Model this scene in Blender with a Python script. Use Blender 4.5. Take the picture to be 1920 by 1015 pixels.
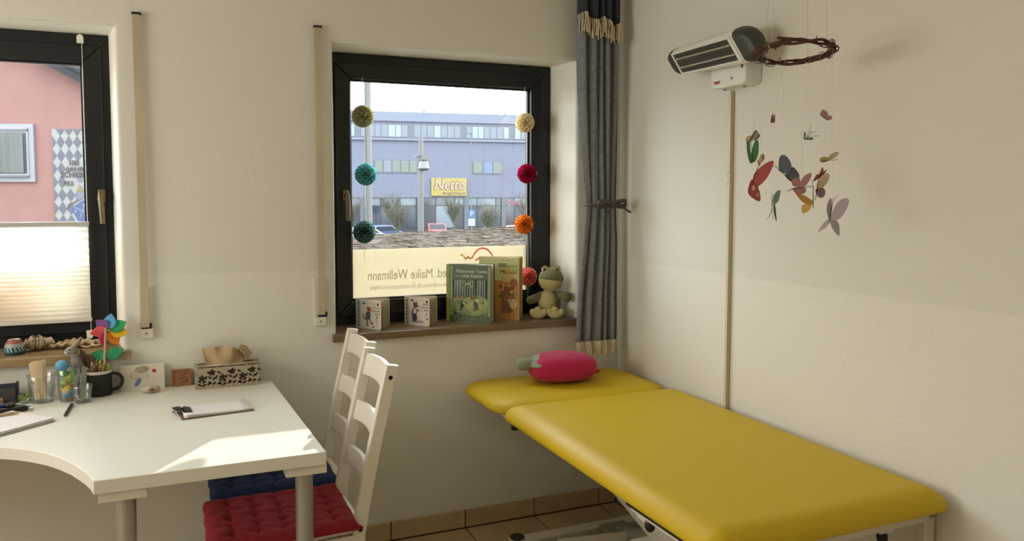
import bpy, bmesh, math, random
from mathutils import Vector, Matrix, Euler

random.seed(11)
PI = math.pi
for ob in list(bpy.data.objects):
    bpy.data.objects.remove(ob, do_unlink=True)
scene = bpy.context.scene
col = scene.collection

# ------------------------------------------------------------------ camera
YAW, PITCH, ROLL, FPX, PPY = 0.40502, 0.062368, 0.0006, 1486.8, 457.96
fw = Vector((math.sin(YAW) * math.cos(PITCH), math.cos(YAW) * math.cos(PITCH), -math.sin(PITCH)))
rt = Vector((math.cos(YAW), -math.sin(YAW), 0))
up = rt.cross(fw)
rt, up = rt * math.cos(ROLL) + up * math.sin(ROLL), up * math.cos(ROLL) - rt * math.sin(ROLL)
cam_data = bpy.data.cameras.new('camera')
cam = bpy.data.objects.new('camera', cam_data)
col.objects.link(cam)
cam.matrix_world = Matrix(((rt.x, up.x, -fw.x, -1.915), (rt.y, up.y, -fw.y, -3.2), (rt.z, up.z, -fw.z, 1.455), (0, 0, 0, 1)))
cam_data.sensor_width = 36
cam_data.lens = FPX / 1920 * 36
cam_data.shift_y = -(507.5 - PPY) / 1920
cam_data.clip_start = 0.05
cam_data.clip_end = 600
scene.camera = cam

# ------------------------------------------------------------------ light and exposure
scene.view_settings.view_transform = 'Standard'
scene.view_settings.look = 'None'
scene.view_settings.gamma = 1
scene.view_settings.use_curve_mapping = False
scene.view_settings.exposure = 1.0

world = bpy.data.worlds.new('hazy_sky')
scene.world = world
world.use_nodes = True
bg = world.node_tree.nodes['Background']
bg.inputs['Color'].default_value = (0.93, 0.965, 1.0, 1)
bg.inputs['Strength'].default_value = 5.5

sun_data = bpy.data.lights.new('sun', 'SUN')
sun_data.energy = 4.2
sun_data.angle = math.radians(0.6)
sun_data.color = (1.0, 0.955, 0.87)
sun = bpy.data.objects.new('sun', sun_data)
col.objects.link(sun)
sun.rotation_euler = Vector((-0.65, -1.0, -0.478)).to_track_quat('-Z', 'Y').to_euler()

def area(name, loc, target, sx, sy, power, color):
    d = bpy.data.lights.new(name, 'AREA')
    d.shape = 'RECTANGLE'
    d.size, d.size_y, d.energy, d.color = sx, sy, power, color
    o = bpy.data.objects.new(name, d)
    col.objects.link(o)
    o.location = loc
    o.rotation_euler = (Vector(target) - Vector(loc)).to_track_quat('-Z', 'Y').to_euler()
    return o
# added fill lights out of view: one from the left side, one overhead
area('side_fill', (-4.2, -1.25, 1.62), (-1.0, -1.6, 1.55), 1.6, 0.95, 19, (1.0, 0.96, 0.88))
area('overhead_fill', (-2.4, -2.9, 2.44), (-2.4, -2.9, 0), 1.1, 1.1, 2, (1.0, 0.95, 0.85))

# ------------------------------------------------------------------ helpers
def srgb(c):
    if isinstance(c, str):
        c = tuple(int(c[i:i + 2], 16) for i in (0, 2, 4))
    out = []
    for v in c:
        v = v / 255
        out.append(v / 12.92 if v <= 0.04045 else ((v + 0.055) / 1.055) ** 2.4)
    return (*out, 1)

MATS = {}
def mat(name, c, rough=0.6, metal=0.0, bump=0.0, bscale=80.0, var=0.0, vscale=6.0, c2=None, sheen=0.0, coat=0.0, spec=0.5, stretch=None, trans=0.0):
    if name in MATS:
        return MATS[name]
    m = bpy.data.materials.new(name)
    m.use_nodes = True
    nt = m.node_tree
    b = nt.nodes['Principled BSDF']
    b.inputs['Base Color'].default_value = srgb(c)
    b.inputs['Roughness'].default_value = rough
    b.inputs['Metallic'].default_value = metal
    b.inputs['Specular IOR Level'].default_value = spec
    b.inputs['Sheen Weight'].default_value = sheen
    b.inputs['Coat Weight'].default_value = coat
    if trans:
        b.inputs['Transmission Weight'].default_value = trans
    tc = None
    if bump or var or c2:
        tc = nt.nodes.new('ShaderNodeTexCoord')
        mp = nt.nodes.new('ShaderNodeMapping')
        nt.links.new(tc.outputs['Object'], mp.inputs['Vector'])
        if stretch:
            mp.inputs['Scale'].default_value = stretch
    if var or c2:
        n = nt.nodes.new('ShaderNodeTexNoise')
        n.inputs['Scale'].default_value = vscale
        n.inputs['Detail'].default_value = 5
        nt.links.new(mp.outputs[0], n.inputs['Vector'])
        r = nt.nodes.new('ShaderNodeValToRGB')
        a = srgb(c)
        if c2:
            r.color_ramp.elements[0].color = a
            r.color_ramp.elements[1].color = srgb(c2)
        else:
            r.color_ramp.elements[0].color = (*[max(0, x * (1 - var)) for x in a[:3]], 1)
            r.color_ramp.elements[1].color = (*[min(1, x * (1 + var)) for x in a[:3]], 1)
        r.color_ramp.elements[0].position = 0.35
        r.color_ramp.elements[1].position = 0.65
        nt.links.new(n.outputs['Fac'], r.inputs[0])
        nt.links.new(r.outputs[0], b.inputs['Base Color'])
    if bump:
        n2 = nt.nodes.new('ShaderNodeTexNoise')
        n2.inputs['Scale'].default_value = bscale
        n2.inputs['Detail'].default_value = 4
        nt.links.new(mp.outputs[0], n2.inputs['Vector'])
        bp = nt.nodes.new('ShaderNodeBump')
        bp.inputs['Strength'].default_value = bump
        bp.inputs['Distance'].default_value = 0.004
        nt.links.new(n2.outputs['Fac'], bp.inputs['Height'])
        nt.links.new(bp.outputs[0], b.inputs['Normal'])
    MATS[name] = m
    return m

def glass(name, tint=(1, 1, 1), refl=0.06, rough=0.0):
    """thin clear sheet: mostly see-through with a weak mirror reflection"""
    if name in MATS:
        return MATS[name]
    m = bpy.data.materials.new(name)
    m.use_nodes = True
    nt = m.node_tree
    nt.nodes.clear()
    out = nt.nodes.new('ShaderNodeOutputMaterial')
    mix = nt.nodes.new('ShaderNodeMixShader')
    tr = nt.nodes.new('ShaderNodeBsdfTransparent')
    gl = nt.nodes.new('ShaderNodeBsdfGlossy')
    tr.inputs[0].default_value = (*tint, 1)
    gl.inputs['Roughness'].default_value = rough
    lw = nt.nodes.new('ShaderNodeLayerWeight')
    lw.inputs[0].default_value = 0.25
    mul = nt.nodes.new('ShaderNodeMath')
    mul.operation = 'MULTIPLY_ADD'
    mul.inputs[1].default_value = 0.6
    mul.inputs[2].default_value = refl
    nt.links.new(lw.outputs['Facing'], mul.inputs[0])
    nt.links.new(mul.outputs[0], mix.inputs[0])
    nt.links.new(tr.outputs[0], mix.inputs[1])
    nt.links.new(gl.outputs[0], mix.inputs[2])
    nt.links.new(mix.outputs[0], out.inputs[0])
    MATS[name] = m
    return m

def thin(name, c, t=0.5, clear=0.0):
    """paper, film, thin plastic: reflects and lets light through diffusely"""
    if name in MATS:
        return MATS[name]
    m = bpy.data.materials.new(name)
    m.use_nodes = True
    nt = m.node_tree
    nt.nodes.clear()
    out = nt.nodes.new('ShaderNodeOutputMaterial')
    mix = nt.nodes.new('ShaderNodeMixShader')
    d = nt.nodes.new('ShaderNodeBsdfDiffuse')
    tl = nt.nodes.new('ShaderNodeBsdfTranslucent')
    d.inputs[0].default_value = srgb(c)
    tl.inputs[0].default_value = srgb(c)
    mix.inputs[0].default_value = t
    nt.links.new(d.outputs[0], mix.inputs[1])
    nt.links.new(tl.outputs[0], mix.inputs[2])
    last = mix
    if clear:
        mx = nt.nodes.new('ShaderNodeMixShader')
        tp = nt.nodes.new('ShaderNodeBsdfTransparent')
        mx.inputs[0].default_value = clear
        nt.links.new(mix.outputs[0], mx.inputs[1])
        nt.links.new(tp.outputs[0], mx.inputs[2])
        last = mx
    nt.links.new(last.outputs[0], out.inputs[0])
    MATS[name] = m
    return m

class MB:
    """collects geometry for ONE mesh object"""
    def __init__(s):
        s.v, s.f, s.m = [], [], []
    def add(s, vs, fs, m=0, M=None):
        o = len(s.v)
        s.v += [tuple(M @ Vector(p)) if M else tuple(p) for p in vs]
        s.f += [tuple(o + i for i in f) for f in fs]
        s.m += [m] * len(fs)
        return s
    def box(s, x0, x1, y0, y1, z0, z1, m=0, M=None):
        vs = [(x, y, z) for z in (z0, z1) for y in (y0, y1) for x in (x0, x1)]
        return s.add(vs, [(0, 2, 3, 1), (4, 5, 7, 6), (0, 1, 5, 4), (2, 6, 7, 3), (0, 4, 6, 2), (1, 3, 7, 5)], m, M)
    def bar(s, p0, p1, w, h, m=0, upv=(0, 0, 1)):
        """square bar from p0 to p1, w across, h along the up side"""
        p0, p1 = Vector(p0), Vector(p1)
        d = (p1 - p0).normalized()
        a = d.cross(Vector(upv)).normalized()
        b = a.cross(d)
        vs = []
        for p in (p0, p1):
            for i, j in ((-1, -1), (1, -1), (1, 1), (-1, 1)):
                vs.append(p + a * (i * w / 2) + b * (j * h / 2))
        return s.add(vs, [(0, 1, 2, 3), (7, 6, 5, 4), (0, 4, 5, 1), (1, 5, 6, 2), (2, 6, 7, 3), (3, 7, 4, 0)], m)
    def tube(s, pts, r, n=8, m=0, closed=False, caps=True):
        pts = [Vector(p) for p in pts]
        k = len(pts)
        rr = r if isinstance(r, (list, tuple)) else [r] * k
        prev = None
        vs, fs = [], []
        for i, p in enumerate(pts):
            if closed:
                d = pts[(i + 1) % k] - pts[i - 1]
            else:
                d = pts[min(i + 1, k - 1)] - pts[max(i - 1, 0)]
            if d.length < 1e-9:
                d = Vector((0, 0, 1))
            d.normalize()
            if prev is None:
                a = d.cross(Vector((0, 0, 1)))
                if a.length < 1e-3:
                    a = d.cross(Vector((0, 1, 0)))
            else:
                a = prev - d * prev.dot(d)
            a.normalize()
            prev = a
            b = d.cross(a)
            for j in range(n):
                t = 2 * PI * j / n
                vs.append(p + (a * math.cos(t) + b * math.sin(t)) * rr[i])
        for i in range(k if closed else k - 1):
            i2 = (i + 1) % k
            for j in range(n):
                j2 = (j + 1) % n
                fs.append((i * n + j, i * n + j2, i2 * n + j2, i2 * n + j))
        if caps and not closed:
            fs.append(tuple(range(n - 1, -1, -1)))
            fs.append(tuple((k - 1) * n + j for j in range(n)))
        return s.add(vs, fs, m)
    def cyl(s, p0, p1, r0, r1=None, n=20, m=0):
        return s.tube([p0, p1], [r0, r0 if r1 is None else r1], n, m)
    def lathe(s, prof, n=28, m=0, c=(0, 0, 0), M=None, mats=None):
        vs, fs = [], []
        for (r, z) in prof:
            for j in range(n):
                t = 2 * PI * j / n
                vs.append((c[0] + r * math.cos(t), c[1] + r * math.sin(t), c[2] + z))
        for i in range(len(prof) - 1):
            for j in range(n):
                j2 = (j + 1) % n
                fs.append((i * n + j, i * n + j2, (i + 1) * n + j2, (i + 1) * n + j))
        o = len(s.m)
        s.add(vs, fs, m, M)
        if mats:
            for i in range(len(prof) - 1):
                for j in range(n):
                    s.m[o + i * n + j] = mats[i]
        return s
    def ell(s, c, r, nu=20, nv=12, m=0, M=None, fn=None):
        vs, fs = [], []
        for i in range(nv + 1):
            a = PI * i / nv
            for j in range(nu):
                t = 2 * PI * j / nu
                p = Vector((math.sin(a) * math.cos(t), math.sin(a) * math.sin(t), math.cos(a)))
                k = fn(p) if fn else 1
                q = Vector((p.x * r[0] * k, p.y * r[1] * k, p.z * r[2] * k))
                if M:
                    q = M @ q
                vs.append(q + Vector(c))
        for i in range(nv):
            for j in range(nu):
                j2 = (j + 1) % nu
                fs.append((i * nu + j, (i + 1) * nu + j, (i + 1) * nu + j2, i * nu + j2))
        return s.add(vs, fs, m)
    def prism(s, poly, a, b, axis='z', m=0, M=None):
        n = len(poly)
        def P(p, t):
            return (p[0], p[1], t) if axis == 'z' else ((p[0], t, p[1]) if axis == 'y' else (t, p[0], p[1]))
        vs = [P(p, a) for p in poly] + [P(p, b) for p in poly]
        fs = [tuple(range(n - 1, -1, -1)), tuple(range(n, 2 * n))] + [(i, (i + 1) % n, n + (i + 1) % n, n + i) for i in range(n)]
        return s.add(vs, fs, m, M)
    def grid(s, fn, nu, nv, m=0, closed_u=False):
        vs = [fn(i / nu, j / nv) for j in range(nv + 1) for i in range(nu + (0 if closed_u else 1))]
        w = nu if closed_u else nu + 1
        fs = []
        for j in range(nv):
            for i in range(nu):
                i2 = (i + 1) % w
                fs.append((j * w + i, j * w + i2, (j + 1) * w + i2, (j + 1) * w + i))
        return s.add(vs, fs, m)
    def build(s, name, mats, parent=None, smooth=30, bevel=0.0, seg=2, solid=0.0, sub=0):
        me = bpy.data.meshes.new(name)
        me.from_pydata(s.v, [], s.f)
        if not isinstance(mats, (list, tuple)):
            mats = [mats]
        for k in mats:
            me.materials.append(k)
        me.polygons.foreach_set('material_index', s.m)
        bm = bmesh.new()
        bm.from_mesh(me)
        bmesh.ops.recalc_face_normals(bm, faces=bm.faces)
        bm.to_mesh(me)
        bm.free()
        if smooth:
            me.polygons.foreach_set('use_smooth', [True] * len(me.polygons))
            me.set_sharp_from_angle(angle=math.radians(smooth))
        me.update()
        o = bpy.data.objects.new(name, me)
        col.objects.link(o)
        if parent:
            o.parent = parent
        if solid:
            md = o.modifiers.new('thickness', 'SOLIDIFY')
            md.thickness = solid
            md.offset = 0
        if bevel:
            md = o.modifiers.new('bevel', 'BEVEL')
            md.width = bevel
            md.segments = seg
            md.limit_method = 'ANGLE'
            md.angle_limit = math.radians(40)
        if sub:
            md = o.modifiers.new('subdivision', 'SUBSURF')
            md.levels = md.render_levels = sub
        return o

def tag(o, label=None, cat=None, group=None, kind=None):
    if label: o['label'] = label
    if cat: o['category'] = cat
    if group: o['group'] = group
    if kind: o['kind'] = kind
    return o

def thing(name, label, cat, loc=(0, 0, 0), rz=0.0, group=None, kind=None):
    o = bpy.data.objects.new(name, None)
    o.empty_display_size = 0.05
    col.objects.link(o)
    o.location = loc
    o.rotation_euler = (0, 0, rz)
    return tag(o, label, cat, group, kind)

def structure(name, kindless=False):
    o = bpy.data.objects.new(name, None)
    o.empty_display_size = 0.05
    col.objects.link(o)
    o['kind'] = 'structure'
    return o

def dup(ob, parent, loc=None):
    c = ob.copy()
    col.objects.link(c)
    c.parent = parent
    if loc is not None:
        c.location = loc
    return c

def text(name, body, size, m, parent, M, depth=0.0004, align='LEFT', bold=0.0, shear=0.0, width=None, space=1.0):
    """flat lettering as a mesh; M maps text x,y to the parent's space"""
    cu = bpy.data.curves.new('t', 'FONT')
    cu.body = body
    cu.size = size
    cu.align_x = align
    cu.extrude = depth
    cu.offset = bold
    cu.shear = shear
    cu.space_character = space
    cu.resolution_u = 3
    t = bpy.data.objects.new('t', cu)
    col.objects.link(t)
    bpy.context.view_layer.update()
    me = bpy.data.meshes.new_from_object(t.evaluated_get(bpy.context.evaluated_depsgraph_get()))
    bpy.data.objects.remove(t, do_unlink=True)
    if width and len(me.vertices):
        xs = [v.co.x for v in me.vertices]
        k = width / max(1e-6, max(xs) - min(xs))
        for v in me.vertices:
            v.co.x *= k
    me.transform(M)
    me.materials.clear()
    me.materials.append(m)
    o = bpy.data.objects.new(name, me)
    col.objects.link(o)
    o.parent = parent
    return o

def frame3(o, x, y, z=None):
    """matrix with origin o and given x,y (and z) axes"""
    x = Vector(x).normalized()
    y = Vector(y).normalized()
    z = Vector(z).normalized() if z is not None else x.cross(y)
    return Matrix(((x.x, y.x, z.x, o[0]), (x.y, y.y, z.y, o[1]), (x.z, y.z, z.z, o[2]), (0, 0, 0, 1)))

class Print:
    """flat coloured print on a surface: little plates laid on a plane u,v"""
    def __init__(s, M):
        s.M, s.mb, s.mats, s.k = M, MB(), [], 0
    def _m(s, m):
        if m not in s.mats:
            s.mats.append(m)
        return s.mats.index(m)
    def poly(s, pts, m):
        s.k += 1
        z = 0.00015 + 0.00003 * (s.k % 12)
        s.mb.add([(p[0], p[1], z) for p in pts], [tuple(range(len(pts)))], s._m(m), s.M)
        return s
    def ell(s, x, y, rx, ry, m, rot=0, n=14):
        c, q = math.cos(rot), math.sin(rot)
        return s.poly([(x + rx * math.cos(2 * PI * i / n) * c - ry * math.sin(2 * PI * i / n) * q,
                        y + rx * math.cos(2 * PI * i / n) * q + ry * math.sin(2 * PI * i / n) * c) for i in range(n)], m)
    def rect(s, x0, y0, x1, y1, m):
        return s.poly([(x0, y0), (x1, y0), (x1, y1), (x0, y1)], m)
    def line(s, pts, w, m):
        for (x0, y0), (x1, y1) in zip(pts, pts[1:]):
            L = math.hypot(x1 - x0, y1 - y0) or 1
            nx, ny = -(y1 - y0) / L * w / 2, (x1 - x0) / L * w / 2
            s.poly([(x0 + nx, y0 + ny), (x0 - nx, y0 - ny), (x1 - nx, y1 - ny), (x1 + nx, y1 + ny)], m)
        return s
    def build(s, name, parent):
        return s.mb.build(name, s.mats, parent, smooth=0)
# ------------------------------------------------------------------ room shell
def wall_material():
    """rough roller-painted plaster; a washable dado coat, a touch lighter, reaches up to about 1.155 m"""
    m = bpy.data.materials.new('painted_plaster')
    m.use_nodes = True
    nt = m.node_tree
    b = nt.nodes['Principled BSDF']
    tc = nt.nodes.new('ShaderNodeTexCoord')
    sep = nt.nodes.new('ShaderNodeSeparateXYZ')
    nt.links.new(tc.outputs['Object'], sep.inputs[0])
    mr = nt.nodes.new('ShaderNodeMapRange')
    mr.inputs['From Min'].default_value = 1.150
    mr.inputs['From Max'].default_value = 1.158
    nt.links.new(sep.outputs['Z'], mr.inputs['Value'])
    mix = nt.nodes.new('ShaderNodeMix')
    mix.data_type = 'RGBA'
    mix.inputs['A'].default_value = srgb('e3e1d6')
    mix.inputs['B'].default_value = srgb('dddbd1')
    nt.links.new(mr.outputs[0], mix.inputs['Factor'])
    nt.links.new(mix.outputs['Result'], b.inputs['Base Color'])
    rr = nt.nodes.new('ShaderNodeMapRange')
    rr.inputs['From Min'].default_value = 1.150
    rr.inputs['From Max'].default_value = 1.158
    rr.inputs['To Min'].default_value = 0.55
    rr.inputs['To Max'].default_value = 0.85
    nt.links.new(sep.outputs['Z'], rr.inputs['Value'])
    nt.links.new(rr.outputs[0], b.inputs['Roughness'])
    b.inputs['Specular IOR Level'].default_value = 0.3
    n1 = nt.nodes.new('ShaderNodeTexNoise')
    n1.inputs['Scale'].default_value = 75
    n1.inputs['Detail'].default_value = 5
    n2 = nt.nodes.new('ShaderNodeTexNoise')
    n2.inputs['Scale'].default_value = 9
    ad = nt.nodes.new('ShaderNodeMath')
    ad.operation = 'MULTIPLY_ADD'
    ad.inputs[1].default_value = 0.7
    nt.links.new(tc.outputs['Object'], n1.inputs['Vector'])
    nt.links.new(tc.outputs['Object'], n2.inputs['Vector'])
    nt.links.new(n1.outputs['Fac'], ad.inputs[0])
    nt.links.new(n2.outputs['Fac'], ad.inputs[2])
    bp = nt.nodes.new('ShaderNodeBump')
    bp.inputs['Strength'].default_value = 0.28
    bp.inputs['Distance'].default_value = 0.006
    nt.links.new(ad.outputs[0], bp.inputs['Height'])
    nt.links.new(bp.outputs[0], b.inputs['Normal'])
    return m
M_WALL = wall_material()
M_CEIL = mat('ceiling_paint', 'ece6d8', 0.9)
M_WHITE = mat('white_plastic', 'e9e6dc', 0.4)
M_BLACK = mat('black_plastic', '17140f', 0.45)
M_DARK = mat('dark_slot', '14110e', 0.8)

XL, YN, ZC, TW = -4.3, -4.5, 2.5, 0.34
OPEN = [(-3.19, -2.087, 0.862, 2.056), (-1.315, -0.223, 0.862, 2.056)]
def back_wall():
    xs = sorted({XL, 0.0, *[o[0] for o in OPEN], *[o[1] for o in OPEN]})
    zs = [-0.12, 0.862, 2.056, ZC]
    bm = bmesh.new()
    front, back = {}, {}
    for x in xs:
        for z in zs:
            front[x, z] = bm.verts.new((x, 0, z))
            bx = x
            for o in OPEN:            # reveals are splayed a little outwards on the sides
                if x == o[0]: bx = x + 0.0
                if x == o[1]: bx = x - 0.055
            back[x, z] = bm.verts.new((bx, TW, z))
    edges = []
    for i in range(len(xs) - 1):
        for j in range(3):
            hole = j == 1 and any(xs[i] == o[0] for o in OPEN)
            a, b, c, d = (xs[i], zs[j]), (xs[i + 1], zs[j]), (xs[i + 1], zs[j + 1]), (xs[i], zs[j + 1])
            if not hole:
                bm.faces.new([front[k] for k in (a, b, c, d)])
                bm.faces.new([back[k] for k in (d, c, b, a)])
            else:
                for p, q in ((a, b), (b, c), (c, d), (d, a)):
                    bm.faces.new((front[p], front[q], back[q], back[p]))
                edges += [(front[b], front[c]), (front[c], front[d]), (front[d], front[a])]
    bm.normal_update()
    es = [bm.edges.get(e) for e in edges]
    for f in bm.faces:
        f.material_index = 1 if abs(f.normal.y) < 0.9 and max(abs(v.co.y) for v in f.verts) > .1 and min(v.co.y for v in f.verts) < .01 else 0
    bmesh.ops.bevel(bm, geom=[e for e in es if e], offset=0.014, segments=3, affect='EDGES', profile=0.5)
    bmesh.ops.recalc_face_normals(bm, faces=bm.faces)
    me = bpy.data.meshes.new('wall_back')
    bm.to_mesh(me)
    bm.free()
    me.polygons.foreach_set('use_smooth', [True] * len(me.polygons))
    me.set_sharp_from_angle(angle=math.radians(28))
    me.materials.append(M_WALL)
    me.materials.append(mat('reveal_white', 'eeebdf', 0.7, bump=0.15, bscale=60))  # reveal faces whiter than the rest of the wall
    o = bpy.data.objects.new('wall_back', me)
    col.objects.link(o)
    o['kind'] = 'structure'
    return o
wall_back = back_wall()
wall_right = tag(MB().box(0, 0.2, YN, TW, -0.003, ZC).build('wall_right', M_WALL, smooth=0), kind='structure')
wall_left = tag(MB().box(XL - 0.2, XL, YN, TW, -0.003, ZC).build('wall_left', M_WALL, smooth=0), kind='structure')
wall_rear = tag(MB().box(XL - 0.2, 0.2, YN - 0.2, YN, -0.003, ZC).build('wall_rear', mat('rear_wall_dim', 'c9c2b0', 0.7), smooth=0), kind='structure')  # unseen wall toned darker to weaken the bounce light
ceiling = tag(MB().box(XL - 0.2, 0.2, YN - 0.2, TW, ZC, ZC + 0.2).build('ceiling', M_CEIL, smooth=0), kind='structure')

M_TILE = mat('terracotta_beige_tile', 'c2ad88', 0.35, var=0.16, vscale=5, bump=0.05, bscale=30)
M_GROUT = mat('grout', '5d4a36', 0.9)
floor = tag(MB().box(XL - 0.2, 0.2, YN - 0.2, TW, -0.12, -0.004).build('floor', M_GROUT, smooth=0), kind='structure')
T = 0.3322
tile_mesh = None
xs0 = -0.1038 - 13 * T
for i in range(15):
    for j in range(14):
        x0, x1 = xs0 + i * T + 0.003, xs0 + (i + 1) * T - 0.003
        y1, y0 = -0.014 - j * T - 0.003, -0.014 - (j + 1) * T + 0.003
        if x1 > -0.014: x1 = -0.014
        if x0 < XL: x0 = XL + 0.001
        if y0 < YN: y0 = YN + 0.001
        if x1 - x0 < 0.03 or y1 - y0 < 0.03:
            continue
        full = abs(x1 - x0 - T + 0.006) < 1e-4 and abs(y1 - y0 - T + 0.006) < 1e-4
        if full and tile_mesh:
            o = bpy.data.objects.new('floor_tile', tile_mesh)
            col.objects.link(o)
            o.parent = floor
        else:
            w, h = (x1 - x0) / 2, (y1 - y0) / 2
            o = MB().box(-w, w, -h, h, -0.008, 0).build('floor_tile', M_TILE, floor, smooth=0)
            if full: tile_mesh = o.data
        o.location = ((x0 + x1) / 2, (y0 + y1) / 2, 0)

bb = structure('baseboard_back')
for i in range(-1, 14):
    x1 = -0.1038 - i * T - 0.0025
    x0 = -0.1038 - (i + 1) * T + 0.0025
    x1, x0 = min(x1, -0.012), max(x0, XL)
    if x1 - x0 > 0.02:
        o = MB().box(-(x1 - x0) / 2, (x1 - x0) / 2, -0.011, 0.0, 0.003, 0.079).build('skirting_tile', M_TILE, bb, smooth=0, bevel=0.0025)
        o.location = ((x0 + x1) / 2, -0.0005, 0)
MB().box(XL, -0.002, -0.007, 0, 0, 0.077).build('grout_bed', M_GROUT, bb, smooth=0)
bbr = structure('baseboard_right')
for i in range(13):
    y1, y0 = -0.016 - i * T - 0.0025, -0.016 - (i + 1) * T + 0.0025
    o = MB().box(-0.011, 0.0, -(y1 - y0) / 2, (y1 - y0) / 2, 0.003, 0.079).build('skirting_tile', M_TILE, bbr, smooth=0, bevel=0.0025)
    o.location = (-0.0005, (y0 + y1) / 2, 0)
MB().box(-0.007, 0, YN, -0.012, 0, 0.077).build('grout_bed', M_GROUT, bbr, smooth=0)

# ------------------------------------------------------------------ windows
M_FRAME = mat('anthracite_frame', '15171b', 0.38, bump=0.03, bscale=200)
M_PANE = glass('window_glass', (0.96, 0.98, 0.985), 0.02)
M_BRASS = mat('champagne_metal', '75694f', 0.42, metal=0.7)
M_GASKET = mat('grey_gasket', '8c8a84', 0.5)
FILM = thin('cream_film', 'd8d1bf', 0.5)
def ring(x0, x1, z0, z1, w, y0, y1):
    b = MB()
    b.prism([(x0, z0), (x1, z0), (x1 - w, z0 + w), (x0 + w, z0 + w)], y0, y1, 'y')
    b.prism([(x0, z1), (x0 + w, z1 - w), (x1 - w, z1 - w), (x1, z1)], y0, y1, 'y')
    b.prism([(x0, z0), (x0 + w, z0 + w), (x0 + w, z1 - w), (x0, z1)], y0, y1, 'y')
    b.prism([(x1, z0), (x1, z1), (x1 - w, z1 - w), (x1 - w, z0 + w)], y0, y1, 'y')
    return b
def window(name, x0, x1, z0, z1, hx):
    w = structure(name)
    ring(x0, x1, z0, z1, 0.066, 0.205, 0.285).build('window_frame', M_FRAME, w, smooth=0, bevel=0.003)
    sash = ring(x0 + 0.042, x1 - 0.042, z0 + 0.042, z1 - 0.042, 0.066, 0.188, 0.255).build('window_sash', M_FRAME, w, smooth=0, bevel=0.005, seg=3)
    ring(x0 + 0.106, x1 - 0.106, z0 + 0.106, z1 - 0.106, 0.009, 0.212, 0.236).build('glazing_bead', M_FRAME, sash, smooth=0)
    ring(x0 + 0.113, x1 - 0.113, z0 + 0.113, z1 - 0.113, 0.003, 0.219, 0.226).build('glass_seal', M_GASKET, sash, smooth=0)
    MB().box(x0 + 0.110, x1 - 0.110, 0.2225, 0.2265, z0 + 0.110, z1 - 0.110).build('window_pane', M_PANE, w, smooth=0)
    h = MB().box(hx - 0.013, hx + 0.013, 0.174, 0.1885, 1.425, 1.475).build('window_handle', M_BRASS, w, smooth=30, bevel=0.006, seg=3)
    g = MB()
    g.cyl((hx, 0.178, 1.45), (hx, 0.142, 1.45), 0.009)
    g.tube([(hx, 0.142, 1.458), (hx, 0.138, 1.44), (hx + 0.002, 0.139, 1.40), (hx + 0.003, 0.142, 1.345)], [0.009, 0.0105, 0.0095, 0.0085], 12)
    g.build('lever', M_BRASS, h)
    return w
win1 = window('window_1', -3.17, -2.104, 0.886, 2.054, -2.158)
win2 = window('window_2', -1.316, -0.258, 0.888, 2.054, -1.236)

# frosted cream film with mirrored lettering on the lower part of both panes
M_FTXT = thin('film_grey_print', 'c2baa4', 0.62)
M_FTXT2 = thin('film_lilac_print', 'c2bac0', 0.62)
FILM1 = thin('cream_film_bright', 'f0ebde', 0.7)
def film(xa, xb, win, which):
    f = MB().box(xa, xb, 0.2275, 0.2279, 1.004, 1.2155).build('privacy_film', FILM if which == 2 else FILM1, win, smooth=0)
    return f
f2 = film(-1.203, -0.371, win2, 2)
f1 = film(-3.057, -2.217, win1, 1)
Mmir = lambda x, z: Matrix(((-1, 0, 0, x), (0, 0, -1, 0.2268), (0, 1, 0, z), (0, 0, 0, 1)))
text('film_lettering', 'Dr. med. Maike Wellmann', 0.062, M_FTXT, f2, Mmir(-0.663, 1.079), depth=0.0, align='LEFT', width=0.466)
text('film_lettering', 'www.maike-wellmann.de Kinderärztin mit Herz', 0.03, M_FTXT2, f2, Mmir(-0.675, 1.037), depth=0.0, width=0.450)
def swirl(parent, ox, oz, s):
    cs = ['fbe6b0', 'f9d6a8', 'f7c0a4', 'f5aca4', 'f4a2a6', 'f4a6aa']
    pts = [(-0.105, 0.004), (-0.095, 0.008), (-0.085, -0.004), (-0.076, -0.014), (-0.066, -0.002), (-0.058, -0.012), (-0.048, -0.010), (-0.034, 0.012), (-0.016, 0.030), (0.006, 0.036), (0.028, 0.030), (0.046, 0.012), (0.058, -0.008)]
    for i in range(len(pts) - 1):
        (a, b), (c, d) = pts[i], pts[i + 1]
        m = thin('film_logo_%d' % (i * 6 // len(pts)), cs[i * 6 // len(pts)], 0.8)
        MB().bar((ox + a * s, 0.2266, oz + b * s), (ox + c * s, 0.2266, oz + d * s), 0.0004, 0.0075 * s, 0, (0.0, 0, 1) if abs(c - a) > 0.001 else (1, 0, 0)).build('logo_stroke', m, parent, smooth=0)
    pts = [(-0.03, -0.022), (-0.012, -0.010), (0.006, -0.008), (0.028, -0.014)]
    for i in range(3):
        (a, b), (c, d) = pts[i], pts[i + 1]
        MB().bar((ox + a * s, 0.2264, oz + b * s), (ox + c * s, 0.2264, oz + d * s), 0.0004, 0.007 * s).build('logo_stroke', thin('film_logo_5', 'f4a6aa', 0.6), parent, smooth=0)
swirl(f2, -0.60, 1.172, 1.0)
for (cx, cz, r) in ((-2.47, 1.07, 0.09), (-2.56, 1.04, 0.07)):
    MB().lathe([(0.001, 0), (r, 0), (r, 0.0003)], 32, 0, M=Matrix.Translation((cx, 0.2266, cz)) @ Matrix.Rotation(PI / 2, 4, 'X')).build('logo_stroke', thin('film_peach', 'f2cdb4', 0.6), f1, smooth=0)

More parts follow.
